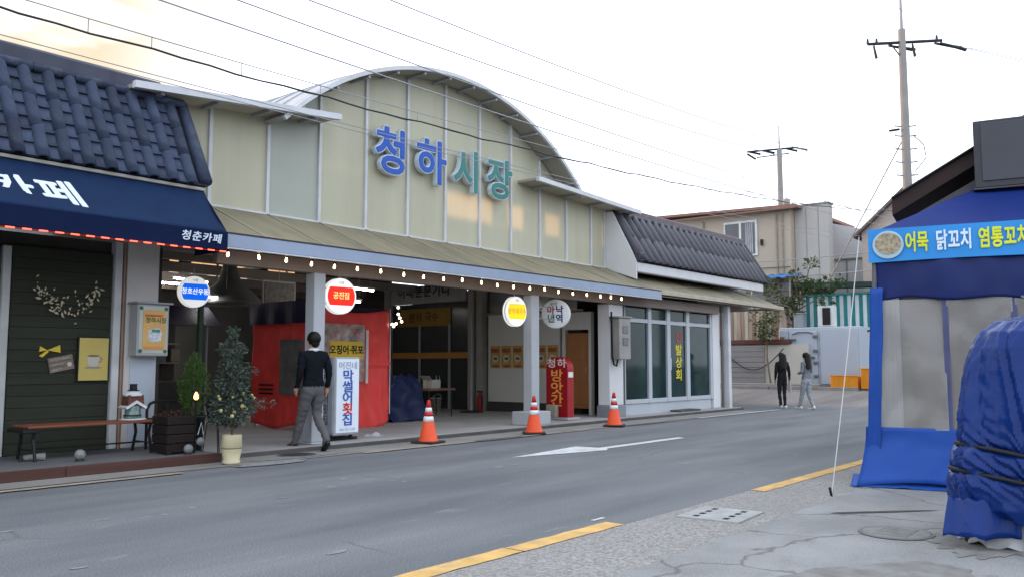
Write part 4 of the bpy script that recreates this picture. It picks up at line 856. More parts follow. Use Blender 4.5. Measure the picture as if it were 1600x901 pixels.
# framed coffee picture
cp = thing('framed_picture', 'yellow framed picture of a coffee cup on the dark cafe wall', 'picture', (5.65, 11.94, 1.06))
MB().bbox((5.42, 11.925, 1.05), (5.85, 11.962, 1.66), .005).build('frame', m_iron, cp)
MB().box((5.437, 11.919, 1.067), (5.833, 11.924, 1.643)).build('print', mat('print_yellow', (.50, .40, .12), .6, .06), cp)
m_cup = mat('cup_print', (.48, .45, .40), .6, .05); m_cup2 = mat('coffee_print', (.20, .12, .07), .6)
MB().prism([(-.085, .07), (-.07, -.05), (-.045, -.075), (.045, -.075), (.07, -.05), (.085, .07)], (5.63, 11.9175, 1.33), (1, 0, 0), (0, 0, 1), (0, -.0015, 0)).build('cup', m_cup, cp)
MB().prism([(.12 * math.cos(a), .018 * math.sin(a)) for a in [k * math.pi / 10 for k in range(20)]], (5.63, 11.9172, 1.24), (1, 0, 0), (0, 0, 1), (0, -.001, 0)).build('saucer', mat('saucer_print', (.28, .25, .2), .6), cp)
MB().prism([(.085 * math.cos(a), .014 * math.sin(a)) for a in [k * math.pi / 10 for k in range(20)]], (5.63, 11.9155, 1.4), (1, 0, 0), (0, 0, 1), (0, -.001, 0)).build('coffee', m_cup2, cp)
MB().tube([(5.71, 11.915, 1.38), (5.745, 11.915, 1.37), (5.74, 11.915, 1.33), (5.70, 11.915, 1.31)], .008, 5).build('cup_handle', MATS['saucer_print'], cp)
# plank sign with bow
ps = thing('plank_sign', 'tilted brown wooden sign with pale writing on the dark cafe wall', 'sign', (5.2, 11.94, 1.2))
Mp = Matrix.Translation((5.215, 11.945, 1.295)) @ Matrix.Rotation(R(-12), 4, 'Y')
for k in range(3): MB().bbox((-.16, -.012, -.10 + k * .067), (.16, .012, -.036 + k * .067), .004, M=Mp).build('plank', mat('plank_brown', (.19, .145, .12), .7, .2, 5, stretch=(1, 1, 6), rnd=.1), ps)
uu = (Mp.to_3x3() @ Vector((1, 0, 0))); vv = (Mp.to_3x3() @ Vector((0, 0, 1)))
for k, (w_, sx_) in enumerate((('~ ~ ~', 1), ('- ~ -', 1), ('~ - ~', 1))):
    pass
m_chalk = mat('chalk_white', (.5, .48, .46), .7)
for k, (x0, x1, z) in enumerate(((-.13, .11, .066), (-.13, .03, .0), (-.13, .0, -.066))):
    pts = [Mp @ Vector((x0 + (x1 - x0) * q / 24, -.014, z + .012 * math.sin(q * 2.3 + k) * (q % 5 != 0))) for q in range(25)]
    MB().tube(pts, .004, 4).build('writing', m_chalk, ps)
MB().prism([(.03 * math.cos(a), .03 * math.sin(a)) for a in [k_ * math.pi / 8 for k_ in range(16)]], Mp @ Vector((.10, -.013, -.03)), uu, vv, (0, -.003, 0)).build('emblem', m_chalk, ps)
bw = thing('yellow_bow', 'yellow bow shaped ornament above the tilted wooden sign', 'ornament', (5.05, 11.93, 1.47))
m_bow = mat('bow_yellow', (.60, .45, .04), .6, .1)
for pts_ in ([(0, 0), (.16, .07), (.17, -.03)], [(0, 0), (-.09, .05), (-.10, -.02)], [(0, 0), (-.10, -.075), (-.06, -.095), (.02, -.02)]):
    MB().prism(pts_, (5.03, 11.955, 1.47), (1, 0, 0), (0, 0, 1), (0, -.018, 0)).build('bow_piece', m_bow, bw)
# dried branch with pale leaves on the wall
wrh = thing('wall_wreath', 'dried branch with small cream leaves hanging on the dark cafe wall', 'wreath', (5.2, 11.93, 2.05))
b = MB(); lf = MB(); rnd = random.Random(4)
b.tube([(4.84, 11.945, 2.24), (5.0, 11.935, 2.06), (5.2, 11.93, 1.99), (5.45, 11.935, 2.02), (5.66, 11.945, 2.16)], .008, 5)
for i in range(110):
    a = rnd.random(); x = 4.82 + .86 * a; z = 2.0 + .27 * (2 * a - 1) ** 2 + rnd.gauss(0, .075) + .03
    s_ = rnd.uniform(.014, .034); th = rnd.uniform(0, 6.28); p = Vector((x, 11.93 - rnd.uniform(0, .04), z)); e = Vector((math.cos(th), -.3, math.sin(th))).normalized(); f = e.cross(Vector((0, 1, .2))).normalized()
    lf.add([p, p + e * s_ + f * s_ * .45, p + e * s_ * 2, p + e * s_ - f * s_ * .45], [(0, 1, 2, 3)])
b.build('branch', mat('twig_brown', (.06, .045, .03), .8), wrh)
o = lf.build('leaves', mat('dry_leaf', (.48, .42, .30), .7, .4, 30), wrh, recalc=False); o['kind'] = 'stuff'
# notice box with festival poster
nb = thing('notice_box', 'grey metal box with an orange poster on the cafe column', 'notice box', (6.4, 11.7, 1.38))
MB().bbox((6.09, 11.64, 1.40), (6.56, 11.86, 2.13), .012).build('case', mat('box_grey', (.37, .37, .38), .5, .06), nb)
MB().bbox((6.05, 11.60, 2.132), (6.60, 11.87, 2.16), .006).build('lid', m_steel, nb)
po = MB().box((6.113, 11.6320, 1.44), (6.537, 11.6370, 2.10)).build('poster_backing', mat('poster_mint', (.45, .48, .45), .6), nb)
MB().box((6.165, 11.6260, 1.49), (6.501, 11.6310, 2.05)).build('poster', mat('poster_orange', (.62, .38, .14), .6, .12, 4), nb)
MB().box((6.193, 11.6220, 1.955), (6.457, 11.6255, 1.985)).build('headline', mat('poster_redline', (.5, .12, .06), .6, .5, 40), nb)
text('청하시장', 'headline', mat('poster_green_print', (.08, .16, .05), .6), nb, (6.353, 11.6210, 1.90), (1, 0, 0), (0, 0, 1), .085, .02, .001)
MB().prism([(-.09, 0), (-.11, -.12), (-.06, -.17), (.09, -.16), (.11, -.04), (.06, .03)], (6.345, 11.6255, 1.77), (1, 0, 0), (0, 0, 1), (0, -.002, 0)).build('picture', mat('poster_picture', (.55, .58, .62), .6, .4, 25), nb)
MB().box((6.297, 11.6200, 1.735), (6.417, 11.6230, 1.775)).build('picture_roof', mat('poster_teal', (.08, .25, .22), .6), nb)
MB().box((6.185, 11.6220, 1.50), (6.473, 11.6255, 1.535)).build('footer', mat('poster_amber', (.65, .28, .08), .6), nb)
for x in (6.137, 6.505):
    for z in (1.47, 2.07): MB().prism([(.03 * math.cos(a), .03 * math.sin(a)) for a in [k_ * math.pi / 3 for k_ in range(6)]], (x, 11.6315, z), (1, 0, 0), (0, 0, 1), (0, -.003, 0)).build('corner_leaf', mat('leaf_print', (.03, .14, .09), .6), nb)

# ------------------------------------------------------------------ plants
def leaves(b, c, rx, ry, rz_, n, s0, s1, rnd, hollow=.3, droop=0., shape=None, asp=.5):
    for i in range(n):
        while True:
            p = Vector((rnd.uniform(-1, 1), rnd.uniform(-1, 1), rnd.uniform(-1, 1)))
            if p.length <= 1 and p.length > hollow * rnd.random(): break
        if shape: k_ = shape(p.z); p.x *= k_; p.y *= k_
        q = Vector((c[0] + p.x * rx, c[1] + p.y * ry, c[2] + p.z * rz_))
        s_ = rnd.uniform(s0, s1); e = Vector((p.x + rnd.gauss(0, .6), p.y + rnd.gauss(0, .6), p.z * .4 + rnd.gauss(0, .5) - droop)).normalized()
        f = e.cross(Vector((rnd.gauss(0, .4), rnd.gauss(0, .4), 1))).normalized(); g = e.cross(f) * s_ * .15
        b.add([q, q + e * s_ * .5 + f * s_ * asp * .5 + g, q + e * s_, q + e * s_ * .5 - f * s_ * asp * .5 + g], [(0, 1, 2), (0, 2, 3)], 0 if rnd.random() < .62 else 1)
def lmat(name, c1, c2):
    return [mat(name + '_a', c1, .55, .3, 3, trans=.25), mat(name + '_b', c2, .55, .3, 3, trans=.25)]
rnd = random.Random(11)
pt = thing('potted_shrub', 'tall leafy shrub in a cream barrel planter at the platform corner', 'potted shrub', (6.5, 9.9, .01))
px_, py_ = 6.5, 9.9
MB().lathe([(.105, .0), (.112, .01), (.112, .035), (.10, .045), (.125, .17), (.13, .195), (.124, .2), (.13, .205), (.122, .36), (.12, .372), (.10, .372), (.10, .33), (.001, .33)], (px_, py_, .012), 24).build('barrel', mat('planter_cream', (.52, .47, .30), .5, .08, 4), pt, True)
MB().lathe([(.131, .192), (.134, .196), (.134, .204), (.131, .208)], (px_, py_, .012), 24).build('groove', mat('groove_brown', (.2, .16, .08), .6), pt)
b = MB(); b.tube([(px_, py_, .34), (px_ + .01, py_, .6), (px_ - .02, py_ + .02, .95), (px_, py_, 1.55)], [.018, .015, .012, .004], 6)
for k in range(16):
    z = .6 + k * .06; th = k * 2.4; r_ = .2 - .006 * k; b.tube([(px_, py_, z), (px_ + r_ * math.cos(th), py_ + r_ * math.sin(th), z + .1)], [.007, .003], 5)
for th in (5.4, 5.9, 0.2): b.tube([(px_, py_, .68), (px_ + .22 * math.cos(th), py_ + .22 * math.sin(th), .74), (px_ + .42 * math.cos(th), py_ + .4 * math.sin(th), .78 + .1 * math.sin(th * 3))], [.008, .005, .003], 5)
b.build('trunk', mat('bark', (.10, .08, .06), .9, .2, 12), pt)
b = MB(); leaves(b, (px_, py_, .72), .28, .27, .23, 950, .035, .085, rnd, .35)
leaves(b, (px_ - .02, py_, 1.03), .21, .2, .26, 760, .03, .075, rnd, .3)
leaves(b, (px_ - .03, py_, 1.42), .19, .18, .38, 1050, .028, .065, rnd, .2, shape=lambda z: .85 - .5 * max(0, z) + .22 * math.sin(z * 9))
leaves(b, (px_ - .16, py_ + .05, .60), .16, .16, .10, 160, .035, .07, rnd, .1, droop=.5)
leaves(b, (px_ + .12, py_ - .1, 1.2), .13, .13, .10, 110, .03, .07, rnd, .1)
leaves(b, (px_ + .33, py_ - .2, .78), .16, .14, .07, 70, .03, .06, rnd, .2)
o = b.build('foliage', lmat('shrub_leaf', (.055, .08, .06), (.12, .155, .13)), pt, recalc=False); o['kind'] = 'stuff'
b = MB()
for i in range(16): b.sphere((px_ + rnd.uniform(-.28, .28), py_ + rnd.uniform(-.28, -.02), .78 + rnd.uniform(-.15, .14)), rnd.uniform(.012, .03), 6, 4)
b.build('berries', mat('pale_fruit', (.36, .33, .14), .6, .2), pt, True)['kind'] = 'stuff'
wp = thing('planter_box', 'dark wooden trough planter with clipped conifer on the cafe platform', 'planter', (6.1, 10.75, .12))
for k in range(4): MB().bbox((5.98, 10.55, .14 + k * .12), (6.36, 10.58, .25 + k * .12), .006).build('board', mat('trough_brown', (.016, .011, .010), .7, .2, 4, stretch=(.4, 1, 5)), wp)
for k in range(4): MB().bbox((5.98, 10.585, .14 + k * .12), (6.01, 10.95, .25 + k * .12), .006).build('side_board', MATS['trough_brown'], wp); MB().bbox((6.33, 10.585, .14 + k * .12), (6.36, 10.95, .25 + k * .12), .006).build('side_board', MATS['trough_brown'], wp)
MB().box((6.02, 10.6, .16), (6.32, 10.94, .56)).build('soil', mat('potting_soil', (.03, .022, .016), .95, .3, 14), wp)
for x in (6.0, 6.34): MB().box((x - .03, 10.53, .12), (x + .03, 10.60, .16)).build('foot', MATS['trough_brown'], wp)
b = MB(); leaves(b, (6.18, 10.78, .60), .24, .14, .07, 180, .03, .06, rnd, .0)
o = b.build('flowers', [mat('dusk_red_leaf', (.09, .02, .02), .6, .3), mat('dusk_green_leaf', (.03, .045, .02), .6, .3)], wp, recalc=False); o['kind'] = 'stuff'
cf = thing('potted_conifer', 'rounded bright green conifer in a black pot behind the trough planter', 'conifer', (6.75, 11.25, .07))
MB().lathe([(.13, 0), (.17, .5), (.185, .5), (.185, .46), (.16, .45), (.001, .44)], (6.75, 11.25, .07), 18).build('pot', m_iron, cf, True)
MB().cyl((6.75, 11.25, .5), (6.75, 11.25, 1.2), .02, .008).build('trunk', MATS['bark'], cf)
b = MB(); leaves(b, (6.75, 11.25, .98), .21, .21, .46, 1500, .03, .07, rnd, .2, droop=-1.1, shape=lambda z: (1 - .5 * max(0, z) ** 1.3), asp=.3)
o = b.build('foliage', lmat('conifer_leaf', (.05, .11, .02), (.085, .16, .04)), cf, recalc=False); o['kind'] = 'stuff'
ln_ = thing('solar_lantern', 'small black lantern with glowing orange flame beside the conifer', 'lantern', (6.45, 11.0, .12))
MB().cyl((6.47, 10.72, .12), (6.47, 10.72, .78), .014, n=6).build('stake', m_iron, ln_)
MB().lathe([(.03, .78), (.045, .80), (.045, .805), (.001, .806)], (6.47, 10.72, 0), 10).build('base', m_iron, ln_)
MB().lathe([(.012, .81), (.03, .83), (.026, .87), (.010, .905), (.001, .92)], (6.47, 10.72, 0), 10).build('flame', mat('flame_orange', (1, .45, .1), .4, 0, emit=(1, .42, .08), estr=7), ln_, True)
for k in range(6):
    th = k * math.pi / 3; MB().cyl((6.47 + .05 * math.cos(th), 10.72 + .05 * math.sin(th), .8), (6.47 + .05 * math.cos(th), 10.72 + .05 * math.sin(th), .92), .004, n=4).build('cage_bar', m_iron, ln_)
MB().lathe([(.065, .92), (.06, .935), (.02, .96), (.001, .965)], (6.47, 10.72, 0), 12).build('cap', m_iron, ln_)
for (x, y, s_, lab) in ((4.95, 10.72, .065, 'small pale ball lamp on the platform below the bench'), (6.2, 10.42, .06, 'small pale ball lamp at the foot of the trough planter')):
    t = thing('ball_lamp', lab, 'lamp', (x, y, .12))
    MB().sphere((x, y, .13 + s_), s_, 14, 10).build('globe', mat('ball_white', (.20, .20, .20), .4, .4, 18), t, True); MB().lathe([(s_ * .8, 0), (s_ * .75, .03), (s_ * .5, .035)], (x, y, .118), 12).build('foot', m_rub, t)
hb = thing('hanging_lamp', 'small white lamp on a triangular wire hanging beside the trough planter', 'lamp', (6.42, 10.5, .3))
MB().tube([(6.36, 10.47, .36), (6.40, 10.46, .52), (6.44, 10.47, .36)], .007, 5).build('wire', m_alu, hb); MB().sphere((6.40, 10.47, .27), .055, 12, 8).build('globe', MATS['ball_white'], hb, True)
MB().tube([(6.38, 10.50, .52), (6.38, 10.54, .52)], .006, 4).build('hook', m_iron, hb)
dm = thing('floor_lamp_fallen', 'white spotlight lying on the platform left of the bench', 'spotlight', (4.62, 10.9, .12))
MB().cyl((4.5, 11.2, .16), (4.72, 11.12, .165), .035, .05, 12).build('head', MATS['ball_white'], dm, True); MB().lathe([(.06, 0), (.05, .02), (.01, .03)], (4.5, 11.2, .118), 12).build('foot', m_rub, dm)
b3 = thing('black_flower_pot', 'black pot hanging on a stand between conifer and shrub', 'flower pot', (6.72, 10.75, .07))
MB().lathe([(.08, .42), (.12, .68), (.13, .68), (.13, .65), (.10, .64), (.001, .63)], (6.75, 10.72, .07), 16).build('pot', m_iron, b3, True)
for k in range(3):
    th = k * 2.1 + .4; MB().cyl((6.75 + .14 * math.cos(th), 10.72 + .14 * math.sin(th), .07), (6.75 + .09 * math.cos(th), 10.72 + .09 * math.sin(th), .5), .008, n=5).build('stand_leg', m_iron, b3)
b = MB(); leaves(b, (6.75, 10.72, .83), .16, .16, .10, 160, .03, .06, rnd, 0.)
o = b.build('foliage', lmat('dark_leaf', (.02, .03, .02), (.04, .05, .03)), b3, recalc=False); o['kind'] = 'stuff'
# ------------------------------------------------------------------ people
m_skin = mat('skin', (.42, .25, .18), .6, .06)
m_hair = mat('black_hair', (.006, .005, .005), .55, .2, 30, stretch=(8, 8, 1))
def person(label, loc_, rz, height, J, cls, mats, hair, shoes, extras=None):
    t = thing('person', label, 'person', loc_, rz)
    k = height / 1.72
    names = list(J); idx = {n: i for i, n in enumerate(names)}
    me = bpy.data.meshes.new('skel'); vs = [Vector(J[n][0]) * k for n in names]
    ed = [(idx[J[n][2]], idx[n]) for n in names if J[n][2]]
    me.from_pydata(vs, ed, []); o = bpy.data.objects.new('skel', me); COL.objects.link(o)
    md = o.modifiers.new('skin', 'SKIN'); md.use_smooth_shade = True
    for i, n in enumerate(names):
        r_ = J[n][1]; sv = me.skin_vertices[0].data[i]; sv.radius = (r_[0] * k, r_[1] * k) if isinstance(r_, tuple) else (r_ * k, r_ * k); sv.use_root = (i == 0)
    ss = o.modifiers.new('sub', 'SUBSURF'); ss.levels = 3; ss.render_levels = 3
    dg = bpy.context.evaluated_depsgraph_get(); bm_ = bpy.data.meshes.new_from_object(o.evaluated_get(dg)); bpy.data.objects.remove(o)
    # fingers: tapered bent tubes rooted inside each palm, joined to the body mesh
    fb = MB()
    for s_ in ('l', 'r'):
        w = Vector(J['wri_' + s_][0]) * k; h_ = Vector(J['han_' + s_][0]) * k; d = (h_ - w).normalized(); sx = -1 if s_ == 'l' else 1
        across = Vector((0, 1, 0)) - d * d.y; across.normalize(); inn = d.cross(across) * sx
        for q in range(4):
            p0 = h_ + across * (.027 - .018 * q) * k; L_ = (.075, .085, .08, .062)[q] * k
            fb.tube([p0 - d * .02 * k, p0 + d * L_ * .45, p0 + d * L_ * .8 - inn * .012 * k, p0 + d * L_ * .95 - inn * .03 * k], [.0095 * k, .0088 * k, .008 * k, .006 * k], 6)
        p0 = w + d * .03 * k + across * .025 * k; fb.tube([p0, p0 + (across + d * .7) * .03 * k, p0 + (across * .7 + d * 1.4) * .05 * k], [.011 * k, .0095 * k, .007 * k], 6)
    b = MB(); W = WM[t.name]
    b.v = [tuple(W @ v.co) for v in bm_.vertices]; b.f = [tuple(p.vertices) for p in bm_.polygons]
    b.m = [cls(p.center / k) for p in bm_.polygons]
    fold = {}
    for p, mi_ in zip(bm_.polygons, b.m):
        for vi in p.vertices: fold[vi] = max(fold.get(vi, 0), 1 if mi_ in (1, 2) else 0)
    for v in bm_.vertices:
        if fold.get(v.index):
            q = v.co; d = .011 * noise.noise(Vector((q.x * 9, q.y * 9, q.z * 16))) + .008 * noise.noise(Vector((q.x * 14 + q.z * 12, q.y * 14, q.z * 24)))
            b.v[v.index] = tuple(W @ (v.co + v.normal * d))
    bpy.data.meshes.remove(bm_)
    nb_ = len(b.v); b.add([W @ Vector(v) for v in fb.v], fb.f, 0)
    body = b.build('body', mats, t, True)
    hb_ = MB(); hair(hb_, k); hb_.v = [tuple(W @ Vector(v)) for v in hb_.v]; hb_.build('hair', m_hair, t, True)
    for fx_, fy_, fz_, yaw, pit in shoes[1]:
        sb = MB(); Ms = W @ Matrix.Translation((fx_ * k, fy_ * k, fz_)) @ Matrix.Rotation(R(yaw), 4, 'Z') @ Matrix.Rotation(R(pit), 4, 'X')
        prof = [(-.085, .03), (-.06, .036), (0, .036), (.06, .045), (.12, .043), (.165, .022)]
        vs_ = []
        for y, w in prof:
            top_ = .085 - .045 * max(0, (y + .02) / .185)
            vs_ += [(-w, y, 0), (w, y, 0), (w * .95, y, top_ * .6), (w * .5, y, top_), (-w * .5, y, top_), (-w * .95, y, top_ * .6)]
        fs_ = [(6 * i + j, 6 * i + (j + 1) % 6, 6 * i + 6 + (j + 1) % 6, 6 * i + 6 + j) for i in range(5) for j in range(6)] + [tuple(range(5, -1, -1)), tuple(range(30, 36))]
        sb.add([Ms @ Vector(v) for v in vs_], fs_); sb.build('shoe', shoes[0], t, True)
    if extras: extras(t, k, W)
    return t
def joints(legL, legR, armL, armR, fat=1., sh=.18, hip=.085, trou=1., neck=1.):
    J = {'pel': ((0, 0, .93), (.145 * fat, .105 * fat), None), 'wai': ((0, .0, 1.08), (.128 * fat, .098 * fat), 'pel'), 'che': ((0, .0, 1.28), (.158 * fat, .112 * fat), 'wai'),
         'shc': ((0, -.005, 1.405), (.115 * fat, .088 * fat), 'che'), 'nec': ((0, .0, 1.475), .052 * neck, 'shc'), 'hdb': ((0, .02, 1.56), (.068, .075), 'nec'), 'hdm': ((0, .025, 1.62), (.078, .092), 'hdb'), 'hdt': ((0, .015, 1.685), (.055, .065), 'hdm'),
         'nose': ((0, .118, 1.595), .012, 'hdm')}
    for s_, leg, arm, sx in (('l', legL, armL, -1), ('r', legR, armR, 1)):
        J['hip_' + s_] = ((sx * hip, 0, .86), .098 * trou, 'pel'); J['kne_' + s_] = (leg[0], .066 * trou, 'hip_' + s_); J['ank_' + s_] = (leg[1], .05 * trou, 'kne_' + s_); J['toe_' + s_] = (leg[2], .036, 'ank_' + s_)
        J['sho_' + s_] = ((sx * sh, -.005, 1.40), .064 * fat, 'shc'); J['elb_' + s_] = (arm[0], .05 * fat, 'sho_' + s_); J['wri_' + s_] = (arm[1], .034, 'elb_' + s_); J['han_' + s_] = (arm[2], (.03, .04), 'wri_' + s_)
    return J
# the man: black jumper, white collar, grey trousers, walking away to the left
m_jump = mat('black_jumper', (.008, .010, .014), .95, .15, 30, .3, 150, spec=.08); m_trou = mat('grey_trousers', (.105, .10, .105), .85, .12, 10, .2, 80); m_collar = mat('white_shirt', (.6, .62, .65), .8, .05)
J = joints((((-.10), .14, .49), (-.11, .30, .09), (-.12, .42, .045)), (((.10), .06, .50), (.10, -.27, .16), (.10, -.17, .06)),
           ((-.235, -.03, 1.14), (-.225, .08, .93), (-.22, .11, .86)), ((.245, -.05, 1.14), (.24, .0, .90), (.235, .02, .83)), 1.16, .185, .09, 1.14)
# parts by what covers them: 0 skin, 1 jumper, 2 trousers, 3 collar
def cls(p):
    if p.z > 1.475: return 0 if p.z > 1.497 else 3
    if abs(p.x) > .19 and p.z < .915: return 0
    if p.z > .935 or abs(p.x) > .205: return 1
    return 2
def hair_m(b, k):
    b.sphere((0, -.002 * k, 1.65 * k), .108 * k, 16, 12, (.95, 1.08, 1.0)); b.v = [(x, y, z) if z > 1.60 * k or y < .01 * k else (x, min(y, .03 * k), z) for x, y, z in b.v]
    b.sphere((0, -.045 * k, 1.58 * k), .068 * k, 12, 8, (1.05, .7, 1.0))
def ears(t, k, W):
    for s_ in (-1, 1): b = MB(); b.sphere(W @ Vector((s_ * .083 * k, .02 * k, 1.60 * k)), .024 * k, 8, 6, (.5, .8, 1.2)); b.build('ear', m_skin, t, True)
    b = MB(); b.lathe([(.062 * k, 1.455 * k), (.072 * k, 1.462 * k), (.066 * k, 1.50 * k), (.058 * k, 1.502 * k)], (0, -.002, 0), 16, M=W); b.build('collar', m_collar, t, True)
    for s_ in (-1, 1): b = MB(); b.sphere(W @ Vector((s_ * .032 * k, .108 * k, 1.62 * k)), .009 * k, 6, 5); b.build('eye', m_hair, t)
person('man in black jumper and grey trousers walking away past the red stall', (8.22, 10.46, .02), -8, 1.72, J, cls, [m_skin, m_jump, m_trou, m_collar], hair_m,
       (mat('black_shoes', (.012, .012, .012), .4), [(-.115, .33, .02, 4, 0), (.10, -.25, .055, -6, -32)]), ears)
# two women walking away on the far side of the junction
m_bh = mat('black_hoodie', (.012, .012, .014), .9, .15, 10); m_bp = mat('black_leggings', (.014, .014, .017), .8, .1)
m_gt = mat('grey_blue_top', (.16, .17, .19), .85, .1); m_gj = mat('pale_jeans', (.26, .28, .31), .85, .12); m_ws = mat('white_shoes', (.6, .6, .6), .6)
def long_hair(b, k):
    b.sphere((0, -.002 * k, 1.64 * k), .102 * k, 16, 10, (.95, 1.08, 1.0))
    vs_ = [(-.075, -.06, 1.68), (-.105, -.06, 1.58), (-.115, -.085, 1.46), (-.12, -.125, 1.34), (-.10, -.135, 1.24)]
    b.grid(lambda a, c: ((2 * a - 1) * (.10 + .02 * math.sin(c * 3)) * k, (-.075 - .055 * c - .05 * math.cos((2 * a - 1) * 1.45)) * k, (1.68 - .46 * c - .03 * math.cos(a * 9) * c) * k), 10, 10)
    b.grid(lambda a, c: ((2 * a - 1) * (.10 + .02 * math.sin(c * 3)) * k, (-.03 - .055 * c - .05 * math.cos((2 * a - 1) * 1.45)) * k, (1.68 - .44 * c) * k), 10, 10)
def cls_g(hem):
    def f(p):
        if p.z > 1.48: return 0
        if abs(p.x) > .19 and p.z < .88: return 0
        if p.z > hem or abs(p.x) > .2: return 1
        return 2
    return f
J = joints(((-.075, .06, .48), (-.055, .02, .09), (-.06, .13, .04)), ((.075, .03, .48), (.05, -.06, .10), (.055, .05, .045)), ((-.22, -.03, 1.13), (-.20, .06, .91), (-.20, .08, .84)), ((.23, -.02, 1.13), (.26, .04, .90), (.265, .05, .83)), 1.05, .165, .08, .92)
def bag(t, k, W):
    b = MB(); c = Vector((.275 * k, .06 * k, .80 * k)); b.tube([W @ (c + Vector((0, -.03, 0))), W @ (c + Vector((0, -.01, .05))), W @ (c + Vector((0, .03, 0)))], .005, 5); b.build('bag_handle', m_ws, t)
person('woman in black hoodie and black leggings carrying a white bag', (25.05, 9.95, 0), -42, 1.62, J, cls_g(.86), [m_skin, m_bh, m_bp], long_hair, (m_ws, [(-.057, .03, .0, 0, 0), (.052, -.05, .0, 0, 0)]), None)
Wg = Matrix.Translation((25.05, 9.95, 0)) @ Matrix.Rotation(R(-42), 4, 'Z')
bgm = thing('carrier_bag', 'white carrier bag held by the woman in black', 'bag', Wg @ Vector((.26, .06, .45)))
def bagf(a, c):
    th = 2 * math.pi * a; w = .075 + .03 * math.sin(c * 2.6); return Wg @ Vector((.265 + .035 * math.cos(th) * (1 - .75 * c), .06 + w * math.sin(th) * (1 - .55 * c ** 2), .46 + .30 * c))
MB().grid(bagf, 14, 6).build('bag', mat('bag_white', (.6, .6, .62), .5, .1, trans=.2), bgm, True, recalc=False)
J = joints(((-.08, .10, .49), (-.08, .20, .11), (-.085, .30, .05)), ((.08, .0, .48), (.08, -.16, .10), (.085, -.06, .045)), ((-.215, -.02, 1.13), (-.14, .16, 1.08), (-.10, .2, 1.1)), ((.215, -.02, 1.13), (.14, .16, 1.08), (.10, .2, 1.1)), 1.0, .16, .085, 1.12)
person('woman with long dark hair in grey top and pale jeans walking away', (24.85, 9.15, 0), -20, 1.62, J, cls_g(.93), [m_skin, m_gt, m_gj], long_hair, (m_ws, [(-.082, .22, .0, 0, 0), (.082, -.14, .01, 0, -12)]), None)

# ------------------------------------------------------------------ blue market tent on the right
TZ = math.degrees(math.atan2(-.98, .18))
tent = thing('blue_tent', 'blue tarpaulin food tent with clear vinyl windows on the right', 'tent', (9.72, 2.82, 0), TZ); WT = WM[tent.name]
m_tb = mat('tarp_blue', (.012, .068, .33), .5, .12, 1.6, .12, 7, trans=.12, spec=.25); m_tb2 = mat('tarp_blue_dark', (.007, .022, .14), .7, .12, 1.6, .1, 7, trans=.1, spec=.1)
m_vin = mat('clear_vinyl', (.40, .385, .37), .16, .08, 1.6, .7, 5, alpha=.46, spec=.6, stretch=(1, 1, .7), stain_glare=.25, stain_glare_col=(.58, .58, .59), sscale=1.1)  # pale streaks paint reflections and haze on the vinyl into its colour
TWd, TDp = 3.7, 3.2
def tg(b, fn, nu, nv, mi=0): return b.grid(lambda a, c: WT @ Vector(fn(a, c)), nu, nv, mi)
def nn(x, z, s_, f=2.): return noise.noise(Vector((x * f, z * f * .6, s_)))
for x, y in ((.03, .02), (TWd, .02), (.03, TDp), (TWd, TDp)): MB().cyl(WT @ Vector((x - .09 * (x < 1), y, 0)), WT @ Vector((x, y, 2.7)), .025, n=8).build('pole', mat('tent_pole', (.12, .12, .13), .4), tent)
# hipped roof cloth
rp = [(-.02, -.02, 2.70), (TWd + .02, -.02, 2.70), (TWd + .02, TDp, 2.70), (-.02, TDp, 2.70), (1.1, 1.7, 3.42), (TWd - 1.1, 1.7, 3.42)]
rf = MB()
def rq(p0, p1, p2, p3, n_=14):
    p0, p1, p2, p3 = map(Vector, (p0, p1, p2, p3))
    tg(rf, lambda a, c: (lambda q: (q.x, q.y, q.z - .06 * math.sin(math.pi * c) * math.sin(math.pi * a) + .015 * noise.noise(q * 2.3)))((p0 * (1 - a) + p1 * a) * (1 - c) + (p3 * (1 - a) + p2 * a) * c), n_, 8)
rq(rp[0], rp[1], rp[5], rp[4]); rq(rp[2], rp[3], rp[4], rp[5]); rq(rp[3], rp[0], rp[4], rp[4], 10); rq(rp[1], rp[2], rp[5], rp[5], 10)
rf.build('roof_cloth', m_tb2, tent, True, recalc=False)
# banner with picture and words
def ban(a, c):
    x = -.03 + 3.7 * a; return (x, -.045 + .012 * nn(x, c, 3, 1.3), 2.37 + .365 * c + .012 * math.sin(a * 6.5) * (1 - c) - .006 * math.sin(a * 5) * c)
tban = tg(MB(), ban, 40, 4).build('banner', mat('banner_blue', (.03, .24, .60), .5, .05, 2), tent, recalc=False, solid=.004)
uT = WT.to_3x3() @ Vector((1, 0, 0)); dT = WT.to_3x3() @ Vector((0, -1, 0))
for w_, x, mm in (('어묵', .45, mat('banner_yellow', (.66, .70, .03), .5)), ('닭꼬치', .80, mat('banner_white', (.62, .72, .80), .5)), ('염통꼬치', 1.25, MATS['banner_yellow'])):
    text(w_, 'lettering', mm, tban, WT @ Vector((x, -.066, 2.555)), uT, (0, 0, 1), .225, .03, .001, .55)
MB().prism([(.155 * math.cos(a), .15 * math.sin(a)) for a in [k_ * math.pi / 12 for k_ in range(24)]], WT @ Vector((.17, -.062, 2.555)), uT, (0, 0, 1), dT * .002).build('dish_rim', mat('dish_rim_print', (.36, .50, .58), .5), tban)
MB().prism([(.13 * math.cos(a), .118 * math.sin(a)) for a in [k_ * math.pi / 12 for k_ in range(24)]], WT @ Vector((.17, -.0645, 2.565)), uT, (0, 0, 1), dT * .002).build('dish_print', mat('noodle_print', (.30, .25, .17), .5, .6, 38), tban)
